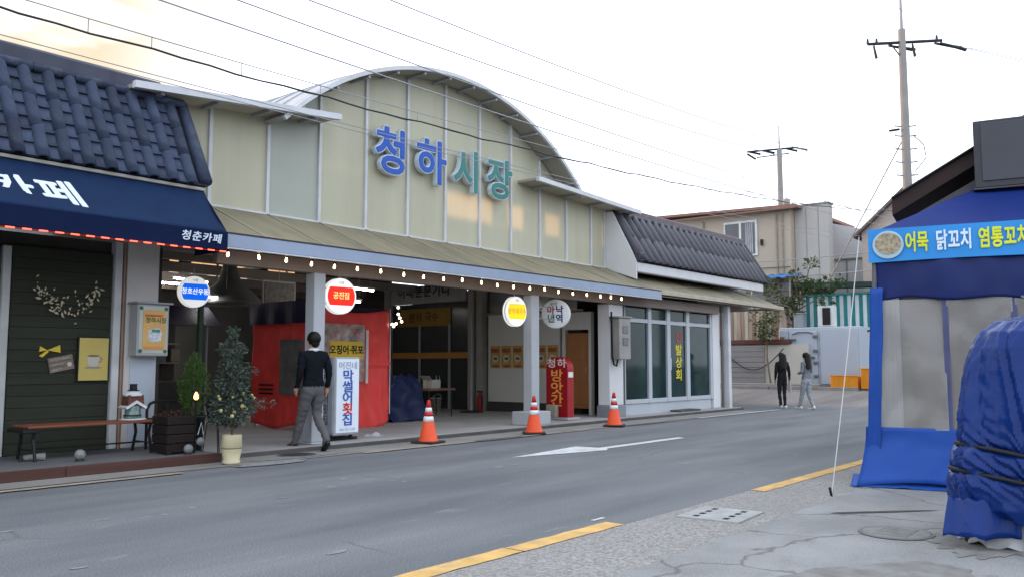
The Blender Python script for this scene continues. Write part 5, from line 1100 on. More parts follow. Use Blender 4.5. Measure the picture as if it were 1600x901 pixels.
# front wall: top flap, edge strip, clear panes with welded seams, skirt
def fz(a, c, x0, x1, z0, z1, amp, s_): x = x0 + (x1 - x0) * a; z = z0 + (z1 - z0) * c; return (x, amp * nn(x, z, s_) + amp * .5 * nn(x, z, s_ + 3, 5.), z)
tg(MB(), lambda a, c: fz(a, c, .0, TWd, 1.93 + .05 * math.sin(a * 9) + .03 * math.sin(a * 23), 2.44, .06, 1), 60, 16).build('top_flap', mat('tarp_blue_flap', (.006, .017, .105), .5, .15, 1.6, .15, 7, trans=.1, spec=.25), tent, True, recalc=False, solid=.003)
tg(MB(), lambda a, c: (-.02 + .13 * a + .015 * nn(a, c * 4, 5) - .10 * (1 - c), -.07 + .02 * math.sin(a * 3) + .01 * nn(a, c * 9, 2), .10 + 2.0 * c), 4, 30).build('edge_strip', m_tb, tent, True, recalc=False, solid=.003)
for x0, x1 in ((.04, .66), (.72, 1.28), (1.34, 1.95), (2.01, 3.6)):
    tg(MB(), lambda a, c: fz(a, c, x0 - .02, x1 + .02, .60, 1.97, .045, x0), 24, 44).build('vinyl_window', m_vin, tent, True, recalc=False)
for x in (.69, 1.31, 1.98):
    tg(MB(), lambda a, c: (x - .028 + .056 * a, -.012 + .02 * nn(x, c * 3, 2), .61 + 1.35 * c), 2, 20).build('vinyl_seam', mat('seam_slate', (.07, .08, .17), .5, .2, alpha=.85), tent, True, recalc=False)
def skirt(a, c):
    x = -.02 + TWd * a; k_ = (1 - c) ** 2
    return (x - (.10 + .08 * k_) * (1 - a) ** 5, -.02 - (.10 + .18 * (1 - a) ** 6) * k_ + .035 * nn(x, c, 8) + .02 * nn(x, c, 3, 6.), .12 + .50 * c - .10 * k_ * (1 - a) ** 2 + .03 * math.sin(x * 4) * k_)
tg(MB(), skirt, 50, 12).build('skirt', m_tb, tent, True, recalc=False, solid=.003)
def flap(a, c): x = -.26 + 1.0 * a; return (x, -.30 + .26 * c + .06 * a, .015 + .10 * c * (1 - .5 * a) + .02 * abs(nn(x, c, 4, 6)))
tg(MB(), flap, 20, 8).build('ground_flap', m_tb, tent, True, recalc=False, solid=.003)
# inside of the tent: counter, boxes, back cloth
tg(MB(), lambda a, c: (TWd * a, TDp - .02 + .03 * nn(a * 3, c * 2, 6), .05 + 2.6 * c), 16, 10).build('back_cloth', mat('back_tarp_tan', (.21, .17, .14), .7, .15, 1.5, trans=.4), tent, True, recalc=False)
tg(MB(), lambda a, c: (TWd + .02 * nn(a, c, 1), TDp * a, .05 + 2.6 * c), 8, 8).build('right_cloth', m_tb, tent, True, recalc=False)
tg(MB(), lambda a, c: (.015 + .02 * nn(a, c, 1), .05 + TDp * a, .05 + 2.6 * c), 8, 8).build('left_cloth', mat('vinyl_side', (.45, .45, .46), .4, .1, trans=.5), tent, True, recalc=False)
MB().box((.9, 1.2, .0), (3.3, 1.9, .82), M=WT).build('counter', mat('counter_steel', (.3, .29, .28), .5), tent)
MB().box((1.5, 2.2, .9), (3.2, 2.6, 2.25), M=WT).build('cupboard', mat('cupboard_brown', (.16, .085, .05), .6), tent)
for k_ in range(3): MB().cyl(WT @ Vector((-.03, -.01, .55 + k_ * .55)), WT @ Vector((-.07, -.03, .54 + k_ * .55)), .01, n=5).build('tie', m_iron, tent)
gr = thing('guy_rope', 'white guy rope from the tent corner to the pavement', 'rope', (8.62, 2.96, .01))
MB().tube([Vector((8.62, 2.96, .01)).lerp(Vector((9.66, 2.93, 2.66)), q / 12) - Vector((0, 0, .05 * math.sin(math.pi * q / 12))) for q in range(13)], .005, 5).build('rope', mat('rope_white', (.5, .5, .48), .8), gr)
MB().cyl((8.62, 2.96, 0), (8.60, 2.97, .09), .012, n=6).build('peg', m_iron, gr)

# ------------------------------------------------------------------ building with dark sign behind the tent
db = thing('dark_roofed_building', 'building with dark brown overhanging roof behind the blue tent', 'building', (11.6, 2.0, 0), TZ)
m_br = mat('dark_brown_fascia', (.035, .022, .020), .7, .15, 2)
MB().box((.9, 3.4, 0), (6.5, 8, 3.3), M=WT).build('wall', mat('rear_wall', (.2, .17, .15), .8), db)
MB().prism([(.08, 3.36), (4.0, 5.62), (7.92, 3.36), (7.92, 3.16), (4.0, 5.42), (.08, 3.16)], WT @ Vector((0, 1.76, 0)), uT, (0, 0, 1), -dT * 6).build('roof', m_br, db)
MB().prism([(.08, 3.385), (4.0, 5.645), (7.92, 3.385), (7.92, 3.365), (4.0, 5.625), (.08, 3.365)], WT @ Vector((-.0, 1.70, 0)), uT, (0, 0, 1), -dT * 6.1).build('roof_skin', mat('roof_black', (.03, .03, .032), .5), db)
MB().prism([(.38, 3.18), (3.9, 5.1), (3.9, 4.98), (.42, 3.10)], WT @ Vector((0, 1.82, 0)), uT, (0, 0, 1), -dT * .1).build('verge_bar', mat('verge_grey', (.08, .075, .08), .6), db)
MB().prism([(.9, 3.3), (.9, 3.6), (4, 5.38), (6.5, 3.9), (6.5, 3.3)], WT @ Vector((0, 3.45, 0)), uT, (0, 0, 1), -dT * .1).build('gable', m_br, db)
sg = thing('blank_signboard', 'blank dark grey signboard above the blue tent', 'signboard', WT @ Vector((1.0, 1.5, 3.36)))
MB().bbox((1.02, 1.42, 3.35), (4.2, 1.62, 4.16), .012, M=WT).build('box', mat('sign_charcoal', (.045, .046, .052), .5, .1), sg)
MB().bbox((1.10, 1.405, 3.43), (4.15, 1.418, 4.12), .004, M=WT).build('panel', mat('sign_slate', (.062, .064, .075), .5, .12, 1.5), sg)
MB().bbox((1.0, 1.40, 3.33), (4.2, 1.66, 3.348), .004, M=WT).build('lower_trim', mat('verge_grey'), sg)
MB().prism([(1.6, 4.16), (2.4, 4.42), (4.2, 4.5), (4.2, 4.16)], WT @ Vector((0, 1.5, 0)), uT, (0, 0, 1), -dT * .06).build('top_trim', m_br, sg)

# ------------------------------------------------------------------ tarp wrapped machine, near right
mc = thing('wrapped_machine', 'machine wrapped in shiny blue tarpaulin and straps in the right foreground', 'wrapped machine', (7.42, .95, .01))
m_tm = mat('machine_tarp', (.005, .024, .135), .25, .2, 2, .25, 14, spec=.17)
c0 = Vector((7.42, .95))
rad = [(.19, .60), (.28, .64), (.42, .64), (.55, .62), (.68, .585), (.80, .56), (.95, .54), (1.10, .52), (1.25, .50), (1.40, .47), (1.52, .42), (1.60, .32), (1.64, .16), (1.655, .01)]
def rz_at(c):
    f = c * (len(rad) - 1); i = min(int(f), len(rad) - 2); t_ = f - i
    return rad[i][0] * (1 - t_) + rad[i + 1][0] * t_, rad[i][1] * (1 - t_) + rad[i + 1][1] * t_
def mach(a, c):
    z, r_ = rz_at(c); th = 2 * math.pi * a; e = abs(math.cos(th)) ** 3.5 + abs(math.sin(th)) ** 3.5; sq = e ** (-1 / 3.5)
    off = Vector((.10 * max(0, z - .9), -.05 * max(0, z - .9)))
    q1 = noise.noise(Vector((th * 1.3 + z * .5, z * .9, 1.3))); q2 = noise.noise(Vector((th * 3.6 + z * 1.6, z * .8, 5.1))); q3 = noise.noise(Vector((th * 7.5 + z * 4.0, z * 1.8, 9.7))); q4 = noise.noise(Vector((th * 13 - z * 9, z * 5, 2.2)))
    def tri(p): return abs((p % 1) - .5) * 2 - .5
    wv = .045 * q1 + .050 * tri(th * 1.27 + z * .9 + q1 * .8) * (.5 + q2) + .026 * tri(th * 3.02 + z * 1.7 + q2 * .9) * (.6 + q1) + .010 * tri(th * 6.4 - z * 3.1 + q3) * (.7 + q2) + .004 * q4
    for zc, amp in ((.54, .17), (.36, .17)):
        d = z - zc - amp * math.cos(th - 2.2); k_ = .03; wv -= k_ * math.exp(-(d / .03) ** 2); wv += .018 * tri(th * 9 + z * 14 + q2 * 2) * math.exp(-(d / .16) ** 2)
    r_ = r_ * sq * (1 if z < 1.5 else 1) + wv * min(1, r_ * 4)
    return (c0.x + off.x + r_ * math.cos(th), c0.y + off.y + r_ * math.sin(th), z + .02 * noise.noise(Vector((th, z, 4))) - .07 * max(0, 1 - c * 14) * noise.noise(Vector((th * 2.7, 0, 4))))
o = MB().grid(mach, 260, 150).build('tarp', m_tm, mc, True, recalc=False); autosmooth(o, 22)
for zc, amp in ((.54, .17), (.36, .17)):
    pts = []
    for q in range(61):
        th = 2 * math.pi * q / 60; z = zc + amp * math.cos(th - 2.2)
        f = [i for i in range(len(rad) - 1) if rad[i][0] <= z <= rad[i + 1][0]]; i = f[0] if f else 3; t_ = (z - rad[i][0]) / (rad[i + 1][0] - rad[i][0]); r_ = rad[i][1] * (1 - t_) + rad[i + 1][1] * t_
        e = (abs(math.cos(th)) ** 3.5 + abs(math.sin(th)) ** 3.5) ** (-1 / 3.5); r_ = r_ * e + .004; pts.append((c0.x + r_ * math.cos(th), c0.y + r_ * math.sin(th), z))
    MB().tube(pts, .016, 6).build('strap', m_iron, mc, True)
def plast(a, c):
    th = 2 * math.pi * a; e = (abs(math.cos(th)) ** 3.5 + abs(math.sin(th)) ** 3.5) ** (-1 / 3.5); r_ = (.535 + .05 * (1 - c)) * e + .05 * noise.noise(Vector((math.cos(th) * 7, math.sin(th) * 7, c * 2))) + .02 * noise.noise(Vector((math.cos(th) * 19, math.sin(th) * 19, c * 4)))
    return (c0.x + r_ * math.cos(th), c0.y + r_ * math.sin(th), .02 + .22 * c + .05 * (1 - c) * noise.noise(Vector((math.cos(th) * 6, math.sin(th) * 6, 9))))
MB().grid(plast, 110, 10).build('plastic_skirt', mat('milky_plastic', (.5, .5, .52), .25, .15, 6, alpha=.6, spec=.6), mc, True, recalc=False)
MB().bbox((c0.x - .5, c0.y - .5, .015), (c0.x + .5, c0.y + .5, .12), .02).build('pallet', mat('pallet_dark', (.03, .025, .022), .9), mc)
MB().grid(lambda a, c: (c0.x - .60 - .22 * a * (1 - c) + .05 * math.sin(a * 9), c0.y + .12 + .45 * a, .10 + .26 * c + .03 * nn(a * 3, c, 2)), 14, 8).build('loose_corner', m_tm, mc, True, recalc=False, solid=.004)
# ------------------------------------------------------------------ background beyond the junction
m_bei = mat('beige_render', (.40, .34, .27), .85, .08, .5, stain_glare=.3, stain_glare_col=(.30, .26, .22), sscale=.5); m_win = mat('window_glass', (.06, .065, .07), .1, .2, 2, spec=.6)
hs = thing('beige_house', 'two storey beige house with a white sliding window behind the tiled shop', 'house', (35, 17, .38))
MB().box((35, 13.36, .3), (42, 24, 7.78)).build('wall', m_bei, hs)
MB().prism([(13.0, 7.74), (24.2, 8.05), (24.2, 8.15), (13.0, 7.86)], (34.65, 0, 0), (0, 1, 0), (0, 0, 1), (7.6, 0, 0)).build('roof', mat('rust_roof', (.24, .13, .10), .7, .15), hs)
MB().bbox((34.62, 13.0, 7.68), (34.70, 24.2, 7.76), .01).build('gutter', mat('rust_gutter', (.19, .12, .095), .6), hs)
wn = MB().bbox((34.93, 14.80, 5.88), (34.99, 16.34, 7.43), .02).build('window', mat('window_white', (.62, .62, .62), .5), hs)
for y0, y1, cc in ((14.90, 15.50, 'curtain'), (15.60, 16.24, '')):
    MB().box((34.90, y0, 5.98), (34.925, y1, 7.33)).build('pane', m_win, wn)
for k in range(4): MB().box((34.885, 14.98 + k * .09, 6.0), (34.897, 15.04 + k * .09, 7.3)).build('curtain', mat('curtain_pale', (.32, .32, .34), .7), wn)
MB().bbox((34.88, 15.50, 5.95), (34.92, 15.60, 7.38), .01).build('frame', MATS['window_white'], wn)
for y in (13.7, 13.95, 17.3): MB().cyl((34.95, y, .4), (34.95, y, 7.6), .035, n=6).build('drain_pipe', mat('pipe_beige', (.26, .22, .18), .6), hs)
for z in (4.9, 5.3): MB().cyl((34.93, 13.4, z), (34.93, 16.2, z + .05), .015, n=5).build('wall_cable', m_iron, hs)
MB().bbox((34.88, 14.55, 6.3), (34.97, 14.65, 6.55), .01).build('lamp', m_iron, hs)
MB().lathe([(.12, 0), (.15, .1), (.15, .25), (.02, .32)], (35.1, 13.55, 7.9), 12).build('roof_vent', mat('vent_grey', (.3, .29, .28), .6), hs)
ga = thing('grey_annex', 'pale grey flat roofed annex at the right end of the beige house', 'annex', (36, 12.6, .38))
MB().box((35.4, 11.93, .3), (35.9, 13.34, 7.86)).build('wall', mat('annex_grey', (.40, .38, .36), .85, .08, .7, stain_glare=.35, stain_glare_col=(.3, .28, .26), sscale=.6, stretch=(1, 1, .3)), ga)
MB().bbox((35.36, 11.88, 7.862), (35.94, 13.36, 7.93), .01).build('coping', mat('coping_grey', (.24, .23, .22), .7), ga)
for y in (12.35, 12.85): MB().box((35.385, y - .012, .4), (35.399, y + .012, 7.8)).build('joint', mat('coping_grey'), ga)
wb = thing('white_building', 'white building with sloping roof behind the striped fence', 'building', (39, 12, .38))
MB().prism([(9.0, .3), (13.1, .3), (13.1, 7.62), (11.4, 7.12), (9.0, 7.12)], (39, 0, 0), (0, 1, 0), (0, 0, 1), (4, 0, 0)).build('wall', mat('white_render', (.52, .52, .53), .85, .06, .6), wb)
MB().box((38.93, 9.0, 5.9), (38.99, 13.05, 5.96)).build('ledge', mat('coping_grey'), wb)
for y in (11.2, 12.4): MB().box((38.95, y - .03, 4.4), (38.99, y + .03, 5.9)).build('pilaster', mat('coping_grey'), wb)
pk = thing('pink_gable_house', 'pinkish gabled house left of the blue tent roof', 'house', (36, 8.6, .38))
MB().prism([(7.2, .3), (11.0, .3), (11.0, 6.65), (9.1, 8.35), (7.2, 6.65)], (36.6, 0, 0), (0, 1, 0), (0, 0, 1), (5, 0, 0)).build('wall', mat('pink_render', (.42, .35, .31), .85, .12, .6, stain_glare=.3, stain_glare_col=(.3, .24, .22), sscale=.7), pk)
MB().prism([(11.25, 6.44), (9.1, 8.36), (6.95, 6.44), (6.95, 6.56), (9.1, 8.48), (11.25, 6.56)], (36.3, 0, 0), (0, 1, 0), (0, 0, 1), (5.5, 0, 0)).build('roof', mat('roof_taupe', (.16, .13, .12), .7), pk)
gg = thing('low_garage', 'low garage with grey shutter and cream wall below rusty corrugated sheets', 'garage', (33, 14, .38))
MB().box((32.6, 11.9, .3), (33.0, 19, 2.06)).build('wall', mat('garage_cream', (.46, .44, .39), .8, .08, 1), gg)
for k in range(7): MB().bbox((32.54, 13.62, .56 + k * .205), (32.59, 15.42, .755 + k * .205), .01).build('shutter_slat', mat('shutter_grey', (.235, .22, .22), .6, .06, rnd=.05), gg)
MB().bbox((32.5, 12.6, 2.07), (33.1, 19, 2.26), .02).build('beam', mat('rust_beam', (.10, .045, .035), .7, .2, 3), gg)
for k in range(21):
    y = 12.9 + k * .16
    MB().bbox((33.10 + .02 * (k % 2), y, 2.27), (33.16 + .02 * (k % 2), y + .155, 3.50 + .03 * math.sin(k * 2.1)), .01).build('corrugated_sheet', mat('rust_sheet_%d' % (k % 3), ((.33, .26, .20), (.42, .37, .31), (.26, .18, .13))[k % 3], .8, .25, 2, stretch=(1, 3, .4)), gg)
MB().bbox((32.4, 11.5, .2), (32.95, 19, .56), .03).build('sill', mat('garage_sill', (.26, .25, .24), .9, .15), gg)
pts = [(32.45, 15.2 - 2.4 * q / 16, 1.75 - .75 * math.sin(math.pi * q / 16) + .15 * q / 16) for q in range(17)]
o = MB().tube(pts, .02, 5).build('hanging_cable', m_iron, None); tag(o, 'black cable sagging across the low garage front', 'cable')
fr = thing('cold_store', 'white cold storage box with doors behind the two women', 'cold store', (33.4, 11.6, .38))
m_cs = mat('cold_white', (.36, .40, .46), .45, .06, .8, stain_glare=.2, stain_glare_col=(.36, .38, .42), sscale=.9)
MB().bbox((32.8, 10.05, .45), (35.2, 13.12, 2.70), .03).build('body', m_cs, fr)
MB().bbox((32.74, 11.62, .55), (32.79, 12.68, 2.55), .01).build('door', m_cs, fr)
MB().bbox((32.74, 12.72, .55), (32.785, 13.08, 2.6), .01).build('side_panel', m_cs, fr)
MB().bbox((32.745, 10.1, .55), (32.79, 11.50, 2.62), .01).build('plain_panel', m_cs, fr)
for y, z in ((11.66, 2.3), (11.66, 1.75), (11.66, 1.3), (11.66, .8), (12.95, 2.25)): MB().bbox((32.68, y - .09, z), (32.74, y + .09, z + .1), .01).build('hinge', mat('hinge_grey', (.12, .12, .13), .5), fr)
for y, z in ((12.6, 2.2), (11.9, 1.52)): MB().bbox((32.66, y - .2, z), (32.735, y + .1, z + .07), .01).build('latch', MATS['hinge_grey'], fr)
MB().tube([(32.72, 12.55, 2.44), (32.7, 12.3, 2.52), (32.7, 11.95, 2.52), (32.72, 11.75, 2.46)], .02, 5).build('door_seal', MATS['hinge_grey'], fr)
for y in (10.3, 12.9): MB().box((32.9, y - .15, .3), (33.2, y + .15, .449)).build('foot', m_iron, fr)
ac = thing('fan_unit', 'white outdoor fan unit with dark grille on top of the cold store', 'fan unit', (33, 11.3, 2.7))
MB().bbox((32.88, 11.02, 2.705), (33.3, 11.60, 3.50), .02).build('case', mat('unit_white', (.56, .56, .56), .5), ac)
MB().bbox((32.85, 11.12, 2.78), (32.875, 11.42, 3.42), .01).build('grille', m_iron, ac)
bx = thing('white_cooler_box', 'small grey box at the left end of the cold store roof', 'box', (33, 12.5, 2.7))
MB().bbox((32.9, 12.18, 2.705), (33.3, 12.55, 3.22), .02).build('case', mat('cooler_grey', (.26, .28, .30), .5), bx); MB().bbox((32.88, 12.16, 3.222), (33.32, 12.57, 3.27), .01).build('lid', MATS['cooler_grey'], bx)
for (y0, y1, z0, z1, lab) in ((9.92, 10.88, .42, .86, 'orange plastic crate on the kerb in front of the cold store'), (9.2, 9.80, .42, 1.12, 'taller orange crate stack partly hidden by the blue tent')):
    t = thing('orange_crate', lab, 'crate', (32.3, (y0 + y1) / 2, .4))
    m_o = mat('crate_orange', (.62, .24, .02), .5, .08)
    MB().bbox((31.95, y0, z0), (31.98, y1, z1), .006).build('side', m_o, t); MB().bbox((32.45, y0, z0), (32.48, y1, z1), .006).build('side', m_o, t)
    MB().bbox((31.985, y0, z0), (32.445, y0 + .03, z1), .006).build('end', m_o, t); MB().bbox((31.985, y1 - .03, z0), (32.445, y1, z1), .006).build('end', m_o, t)
    MB().box((31.985, y0 + .032, z0), (32.445, y1 - .032, z0 + .03)).build('bottom', m_o, t); MB().bbox((31.93, y0 - .02, z1 + .001), (31.985, y1 + .02, z1 + .04), .006).build('rim', m_o, t)
    for k in range(5): yy = y0 + (y1 - y0) * (k + .5) / 5; MB().box((31.935, yy - .015, z0 + .02), (31.949, yy + .015, z1 - .01)).build('rib', m_o, t)
sf = thing('striped_fence', 'teal and white striped screen behind the cold store', 'screen', (35, 12, .38))
for k in range(27):
    y = 9.2 + k * .15
    MB().bbox((34.95 + .03 * (k % 2), y + .003, .5), (35.0 + .03 * (k % 2), y + .148, 4.02), .008).build('stripe_board', mat('stripe_teal', (.025, .21, .21), .6, .1, rnd=.1) if k % 2 else mat('stripe_white', (.50, .55, .57), .6, .08, rnd=.05), sf)
MB().bbox((34.90, 9.1, 4.025), (35.06, 13.3, 4.11), .01).build('top_rail', mat('rail_teal', (.04, .28, .26), .6), sf)
for z in (2.6, 1.4): MB().bbox((34.89, 9.1, z), (34.945, 12.0, z + .08), .01).build('rail', mat('rail_dark', (.02, .07, .08), .6), sf)
gb = thing('green_awning_beam', 'dark green beam and awning above the striped screen', 'awning', (35.5, 12, 4.3))
MB().add([(34.6, 9.0, 4.42), (34.6, 13.2, 4.62), (35.9, 13.2, 4.72), (35.9, 9.0, 4.52), (34.6, 9.0, 4.26), (34.6, 13.2, 4.32), (35.9, 13.2, 4.4), (35.9, 9.0, 4.3)],
         [(3, 2, 1, 0), (4, 5, 6, 7), (0, 1, 5, 4), (1, 2, 6, 5), (2, 3, 7, 6), (3, 0, 4, 7)]).build('cloth', mat('awning_green', (.02, .045, .035), .7, .15), gb)
for y in (9.3, 12.9): MB().cyl((34.7, y, .4), (34.7, y, 4.4), .04, n=6).build('post', m_steel, gb)
bt = thing('blue_sheet_roof', 'small blue sheet roof under the beige house window', 'roof sheet', (34, 14, 4.9))
MB().grid(lambda a, c: (33.6 + 1.3 * c, 12.9 + 1.9 * a, 4.75 + .25 * c + .03 * math.sin(a * 30)), 40, 3).build('sheet', mat('sheet_blue', (.05, .17, .42), .5, .1), bt, True, recalc=False, solid=.02)
for y in (13.0, 14.6): MB().cyl((33.8, y, 2.2), (33.8, y, 4.78), .035, n=6).build('post', m_steel, bt)
lw = thing('grey_back_wall', 'weathered grey wall covered by vines left of the cold store', 'wall', (34.2, 13.6, .38))
for k in range(12):
    for j in range(3): MB().bbox((34.2, 13.3 + j * .85 + .006, .4 + k * .35 + .005), (34.5, 14.14 + j * .85, .74 + k * .35), .012).build('block', mat('wall_grey_block', (.22, .21, .20), .9, .2, 2, rnd=.12), lw)
# fig tree / vine
rnd = random.Random(5)
tr = thing('climbing_tree', 'straggly green tree growing over the wall behind the cold store', 'tree', (33.5, 12.8, .38))
b = MB(); b.tube([(33.5, 12.9, .4), (33.45, 12.85, 1.8), (33.4, 12.75, 3.0), (33.35, 12.5, 3.8)], [.09, .075, .06, .035], 7); b.build('trunk', mat('vine_bark', (.14, .11, .085), .9, .2, 6), tr)
BR = [((33.4, 12.75, 3.0), (33.3, 13.3, 3.9), (33.2, 13.7, 4.4)), ((33.35, 12.5, 3.8), (33.2, 12.1, 4.6), (33.2, 11.85, 5.4)), ((33.35, 12.5, 3.8), (33.2, 11.8, 4.2), (33.2, 11.0, 4.4)), ((33.4, 12.75, 2.8), (33.2, 13.2, 3.0), (33.1, 13.6, 3.3)), ((33.35, 12.5, 3.8), (33.3, 12.6, 4.6), (33.3, 12.75, 5.0)), ((33.4, 12.6, 3.4), (33.2, 11.9, 3.7), (33.1, 11.2, 3.8))]
for q in BR: MB().tube(q, [.03, .02, .01], 5).build('limb', MATS['vine_bark'], tr)
b = MB()
for (c, r_, n_) in (((33.2, 13.6, 4.35), .42, 120), ((33.2, 13.1, 3.7), .42, 110), ((33.2, 12.2, 4.4), .36, 90), ((33.2, 11.9, 5.2), .28, 60), ((33.2, 11.9, 4.2), .42, 110), ((33.2, 11.2, 4.35), .38, 90), ((33.2, 10.75, 4.45), .22, 30), ((33.3, 12.6, 4.7), .3, 50), ((33.1, 13.5, 3.2), .36, 80), ((33.15, 12.6, 3.3), .34, 60), ((33.1, 11.4, 3.75), .34, 60), ((33.2, 12.4, 3.9), .4, 80)):
    leaves(b, c, r_, r_, r_ * .8, n_, .10, .22, rnd, .1, asp=.7)
o = b.build('crown', lmat('fig_leaf', (.045, .075, .03), (.085, .12, .05)), tr, recalc=False); o['kind'] = 'stuff'
sh = thing('potted_creeper', 'bushy creeper hanging in front of the rusty corrugated sheets', 'shrub', (32.4, 13.4, .4))
MB().tube([(32.45, 13.35, .57), (32.4, 13.45, 1.6), (32.35, 13.4, 2.5)], [.04, .03, .015], 6).build('stem', MATS['vine_bark'], sh)
b = MB(); leaves(b, (32.3, 13.4, 2.6), .3, .42, .45, 220, .10, .2, rnd, .1, asp=.7); leaves(b, (32.3, 13.75, 3.1), .25, .3, .3, 70, .08, .16, rnd, .1, asp=.7)
o = b.build('crown', lmat('creeper_leaf', (.05, .08, .035), (.10, .13, .06)), sh, recalc=False); o['kind'] = 'stuff'

# ------------------------------------------------------------------ utility poles and overhead wires
m_cpole = mat('concrete_pole', (.20, .19, .18), .85, .12, 2); m_ins = mat('insulator_dark', (.03, .03, .035), .4)
p1 = thing('utility_pole', 'tall concrete utility pole with crossarm rising behind the dark signboard', 'utility pole', (27.3, 6.8, .1))
B, T = Vector((27.35, 6.85, 0)), Vector((27.25, 6.8, 11.4))
MB().cyl(B, T, .17, .105, 14).build('shaft', m_cpole, p1, True)
MB().cyl(T - Vector((0, 0, .3)), T + Vector((0, 0, 2.2)), .055, .025, 8).build('spike', m_steel, p1)
A0, A1 = Vector((26.62, 7.62, 10.95)), Vector((27.98, 5.85, 11.05))
MB().cyl(A0, A1, .05, n=8).build('crossarm', m_ins, p1)
for a in (.0, .12, .93): MB().cyl(A0.lerp(A1, a), A0.lerp(A1, a) + Vector((0, 0, .16)), .045, .03, 8).build('pin_insulator', m_ins, p1)
for s_, e in ((A0.lerp(A1, .28), (.75, -.55, -.12)), (A0.lerp(A1, .9), (.85, -.55, -.10)), (A0.lerp(A1, .98), (.9, -.5, -.14))): MB().cyl(s_ + Vector((0, 0, -.08)), s_ + Vector(e), .035, .06, 8).build('strain_insulator', m_ins, p1)
for a in (.08, .6): MB().cyl(A0.lerp(A1, a) - Vector((0, 0, .06)), A0.lerp(A1, a) + Vector((.06, -.05, -.45)), .03, .045, 8).build('drop_insulator', m_ins, p1)
MB().cyl((27.28, 6.7, 10.3), A0.lerp(A1, .3), .02, n=6).build('brace', m_ins, p1)
for z in (8.4, 8.1, 7.7, 7.3, 6.9):
    for s_ in (-1, 1): MB().cyl((27.3, 6.82, z), (27.3 + .18 * s_, 6.82 - .26 * s_, z + .03), .02, n=5).build('step_bolt', m_ins, p1)
MB().tube([(27.3, 6.6, 8.1), (27.42, 6.35, 7.8), (27.42, 6.3, 7.4), (27.32, 6.6, 7.0)], .015, 5).build('cable_loop', m_iron, p1)
MB().bbox((27.1, 6.95, 8.30), (27.25, 7.25, 8.34), .005).build('bracket', m_ins, p1)
p2 = thing('utility_pole', 'distant utility pole with crossarm above the beige house', 'utility pole', (40.3, 15.8, .3))
MB().cyl((40.35, 15.85, .3), (40.2, 15.8, 11.7), .18, .12, 12).build('shaft', m_cpole, p2, True); MB().cyl((40.2, 15.8, 11.6), (40.15, 15.78, 12.8), .05, .03, 8).build('spike', m_steel, p2)
C0, C1 = Vector((39.3, 17.05, 11.55)), Vector((40.75, 15.1, 11.75))
MB().cyl(C0, C1, .05, n=8).build('crossarm', m_ins, p2); MB().cyl(C0 + Vector((.4, -.3, -.25)), C1 + Vector((-.3, .3, -.3)), .03, n=6).build('lower_arm', m_ins, p2)
for a in (.02, .3, .75, .95): MB().cyl(C0.lerp(C1, a), C0.lerp(C1, a) + Vector((.5, -.4, -.08)), .04, .06, 8).build('strain_insulator', m_ins, p2)
MB().cyl(C0 + Vector((0, 0, -.1)), C0 + Vector((.3, -.3, -.35)), .05, n=6).build('switch', m_ins, p2)
m_wire = mat('wire_grey', (.28, .28, .30), .6); m_cab = mat('cable_black', (.03, .03, .032), .6)
def wire(pts, r, label, m=m_wire):
    o = MB().tube(pts, r, 5).build('overhead_wire', m, None, True); return tag(o, label, 'wire', 'overhead wires along the street')
mainp = lambda x: 4.735 + .0021 * (x - 1) ** 2 + .012 * math.sin(x * 2.9) + .008 * math.sin(x * 7.1)
o = MB().tube([(x, 9.0, mainp(x)) for x in rng(-12, 46, .35)], [.012 + .005 * noise.noise(Vector((x * 1.7, 0, 0))) for x in rng(-12, 46, .35)], 6).build('overhead_cable', m_cab, None, True)
tag(o, 'thick black bundled cable crossing in front of the arched market front', 'cable', 'overhead wires along the street')
o = thing('messenger_wire', 'thin grey wire with small hangers just above the thick black cable', 'wire', (5, 9.0, 4.9), 0, 'overhead wires along the street')
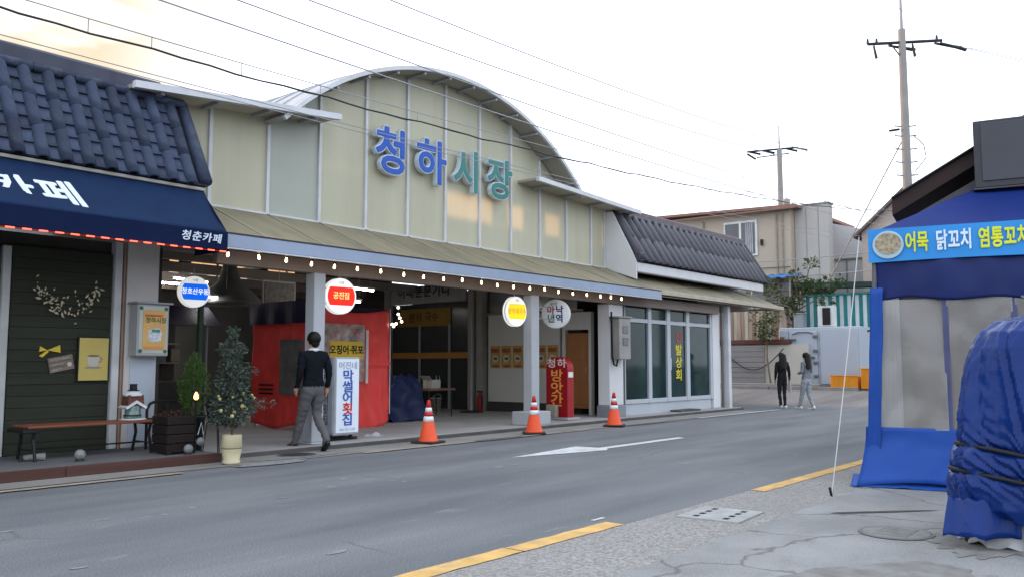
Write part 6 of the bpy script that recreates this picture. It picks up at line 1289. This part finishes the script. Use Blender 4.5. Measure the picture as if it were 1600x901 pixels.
MB().tube([(x, 9.0, 4.88 + .0020 * (x - 1) ** 2) for x in rng(-12, 46, 1)], .007, 5).build('strand', m_wire, o)
for x in (4.05, 4.75, 5.9, 7.1, 8.9, 11): MB().cyl((x, 9.0, mainp(x)), (x, 9.0, 4.885 + .0020 * (x - 1) ** 2), .006, n=5).build('hanger', m_wire, o)
for y, z0, k_, xs_, lab in ((7.5, 4.68, .0013, 3, 'thin wire meeting the left shoulder of the arch'), (7.5, 4.95, .0012, 2, 'thin wire passing over the top of the arch'), (7.5, 5.18, .0024, 0, 'second thin wire above the arch from the left'), (7.5, 5.56, .0022, 0, 'topmost thin wire above the arch'),
                            (9.4, 4.60, .0012, 0, 'faint wire below the thick cable at the upper left'), (9.9, 4.72, .001, 0, 'faintest lower wire above the cafe roof')):
    wire([(x, y, z0 + k_ * (x - xs_) ** 2) for x in rng(-12, 46, 1.5)], .0085 if y < 9 else .006, lab)
wire([Vector((26.65, 7.6, 11.1)).lerp(Vector((-6, 9.2, 8.4)), q / 20) - Vector((0, 0, .5 * math.sin(math.pi * q / 20))) for q in range(21)], .007, 'power wire running left from the tall pole crossarm')
wire([Vector((27.9, 5.95, 11.2)).lerp(Vector((-6, 7.0, 9.6)), q / 20) - Vector((0, 0, .5 * math.sin(math.pi * q / 20))) for q in range(21)], .007, 'upper power wire running left from the tall pole')
for e, lab in ((Vector((28.88, 5.3, 10.95)), 'power wire leaving the tall pole to the right'), (Vector((28.6, 5.4, 10.9)), 'lower power wire leaving the tall pole to the right')):
    wire([e.lerp(Vector((60, -14, 11.5 + (e.x - 28.6) * 3)), q / 16) - Vector((0, 0, .9 * math.sin(math.pi * q / 16))) for q in range(17)], .012, lab)
for k_, z in enumerate((5.75, 5.05)):
    wire([(34.2, 24 - 20 * q / 12, z - .25 * math.sin(math.pi * q / 12)) for q in range(13)], .02, ('upper' if k_ == 0 else 'lower') + ' dark wire slung across the beige house front')
wire([Vector((33.0, 11.2, 4.4)).lerp(Vector((27.3, 6.8, 8.2)), q / 10) for q in range(11)], .02, 'diagonal dark wire rising from the tree to the tall pole')
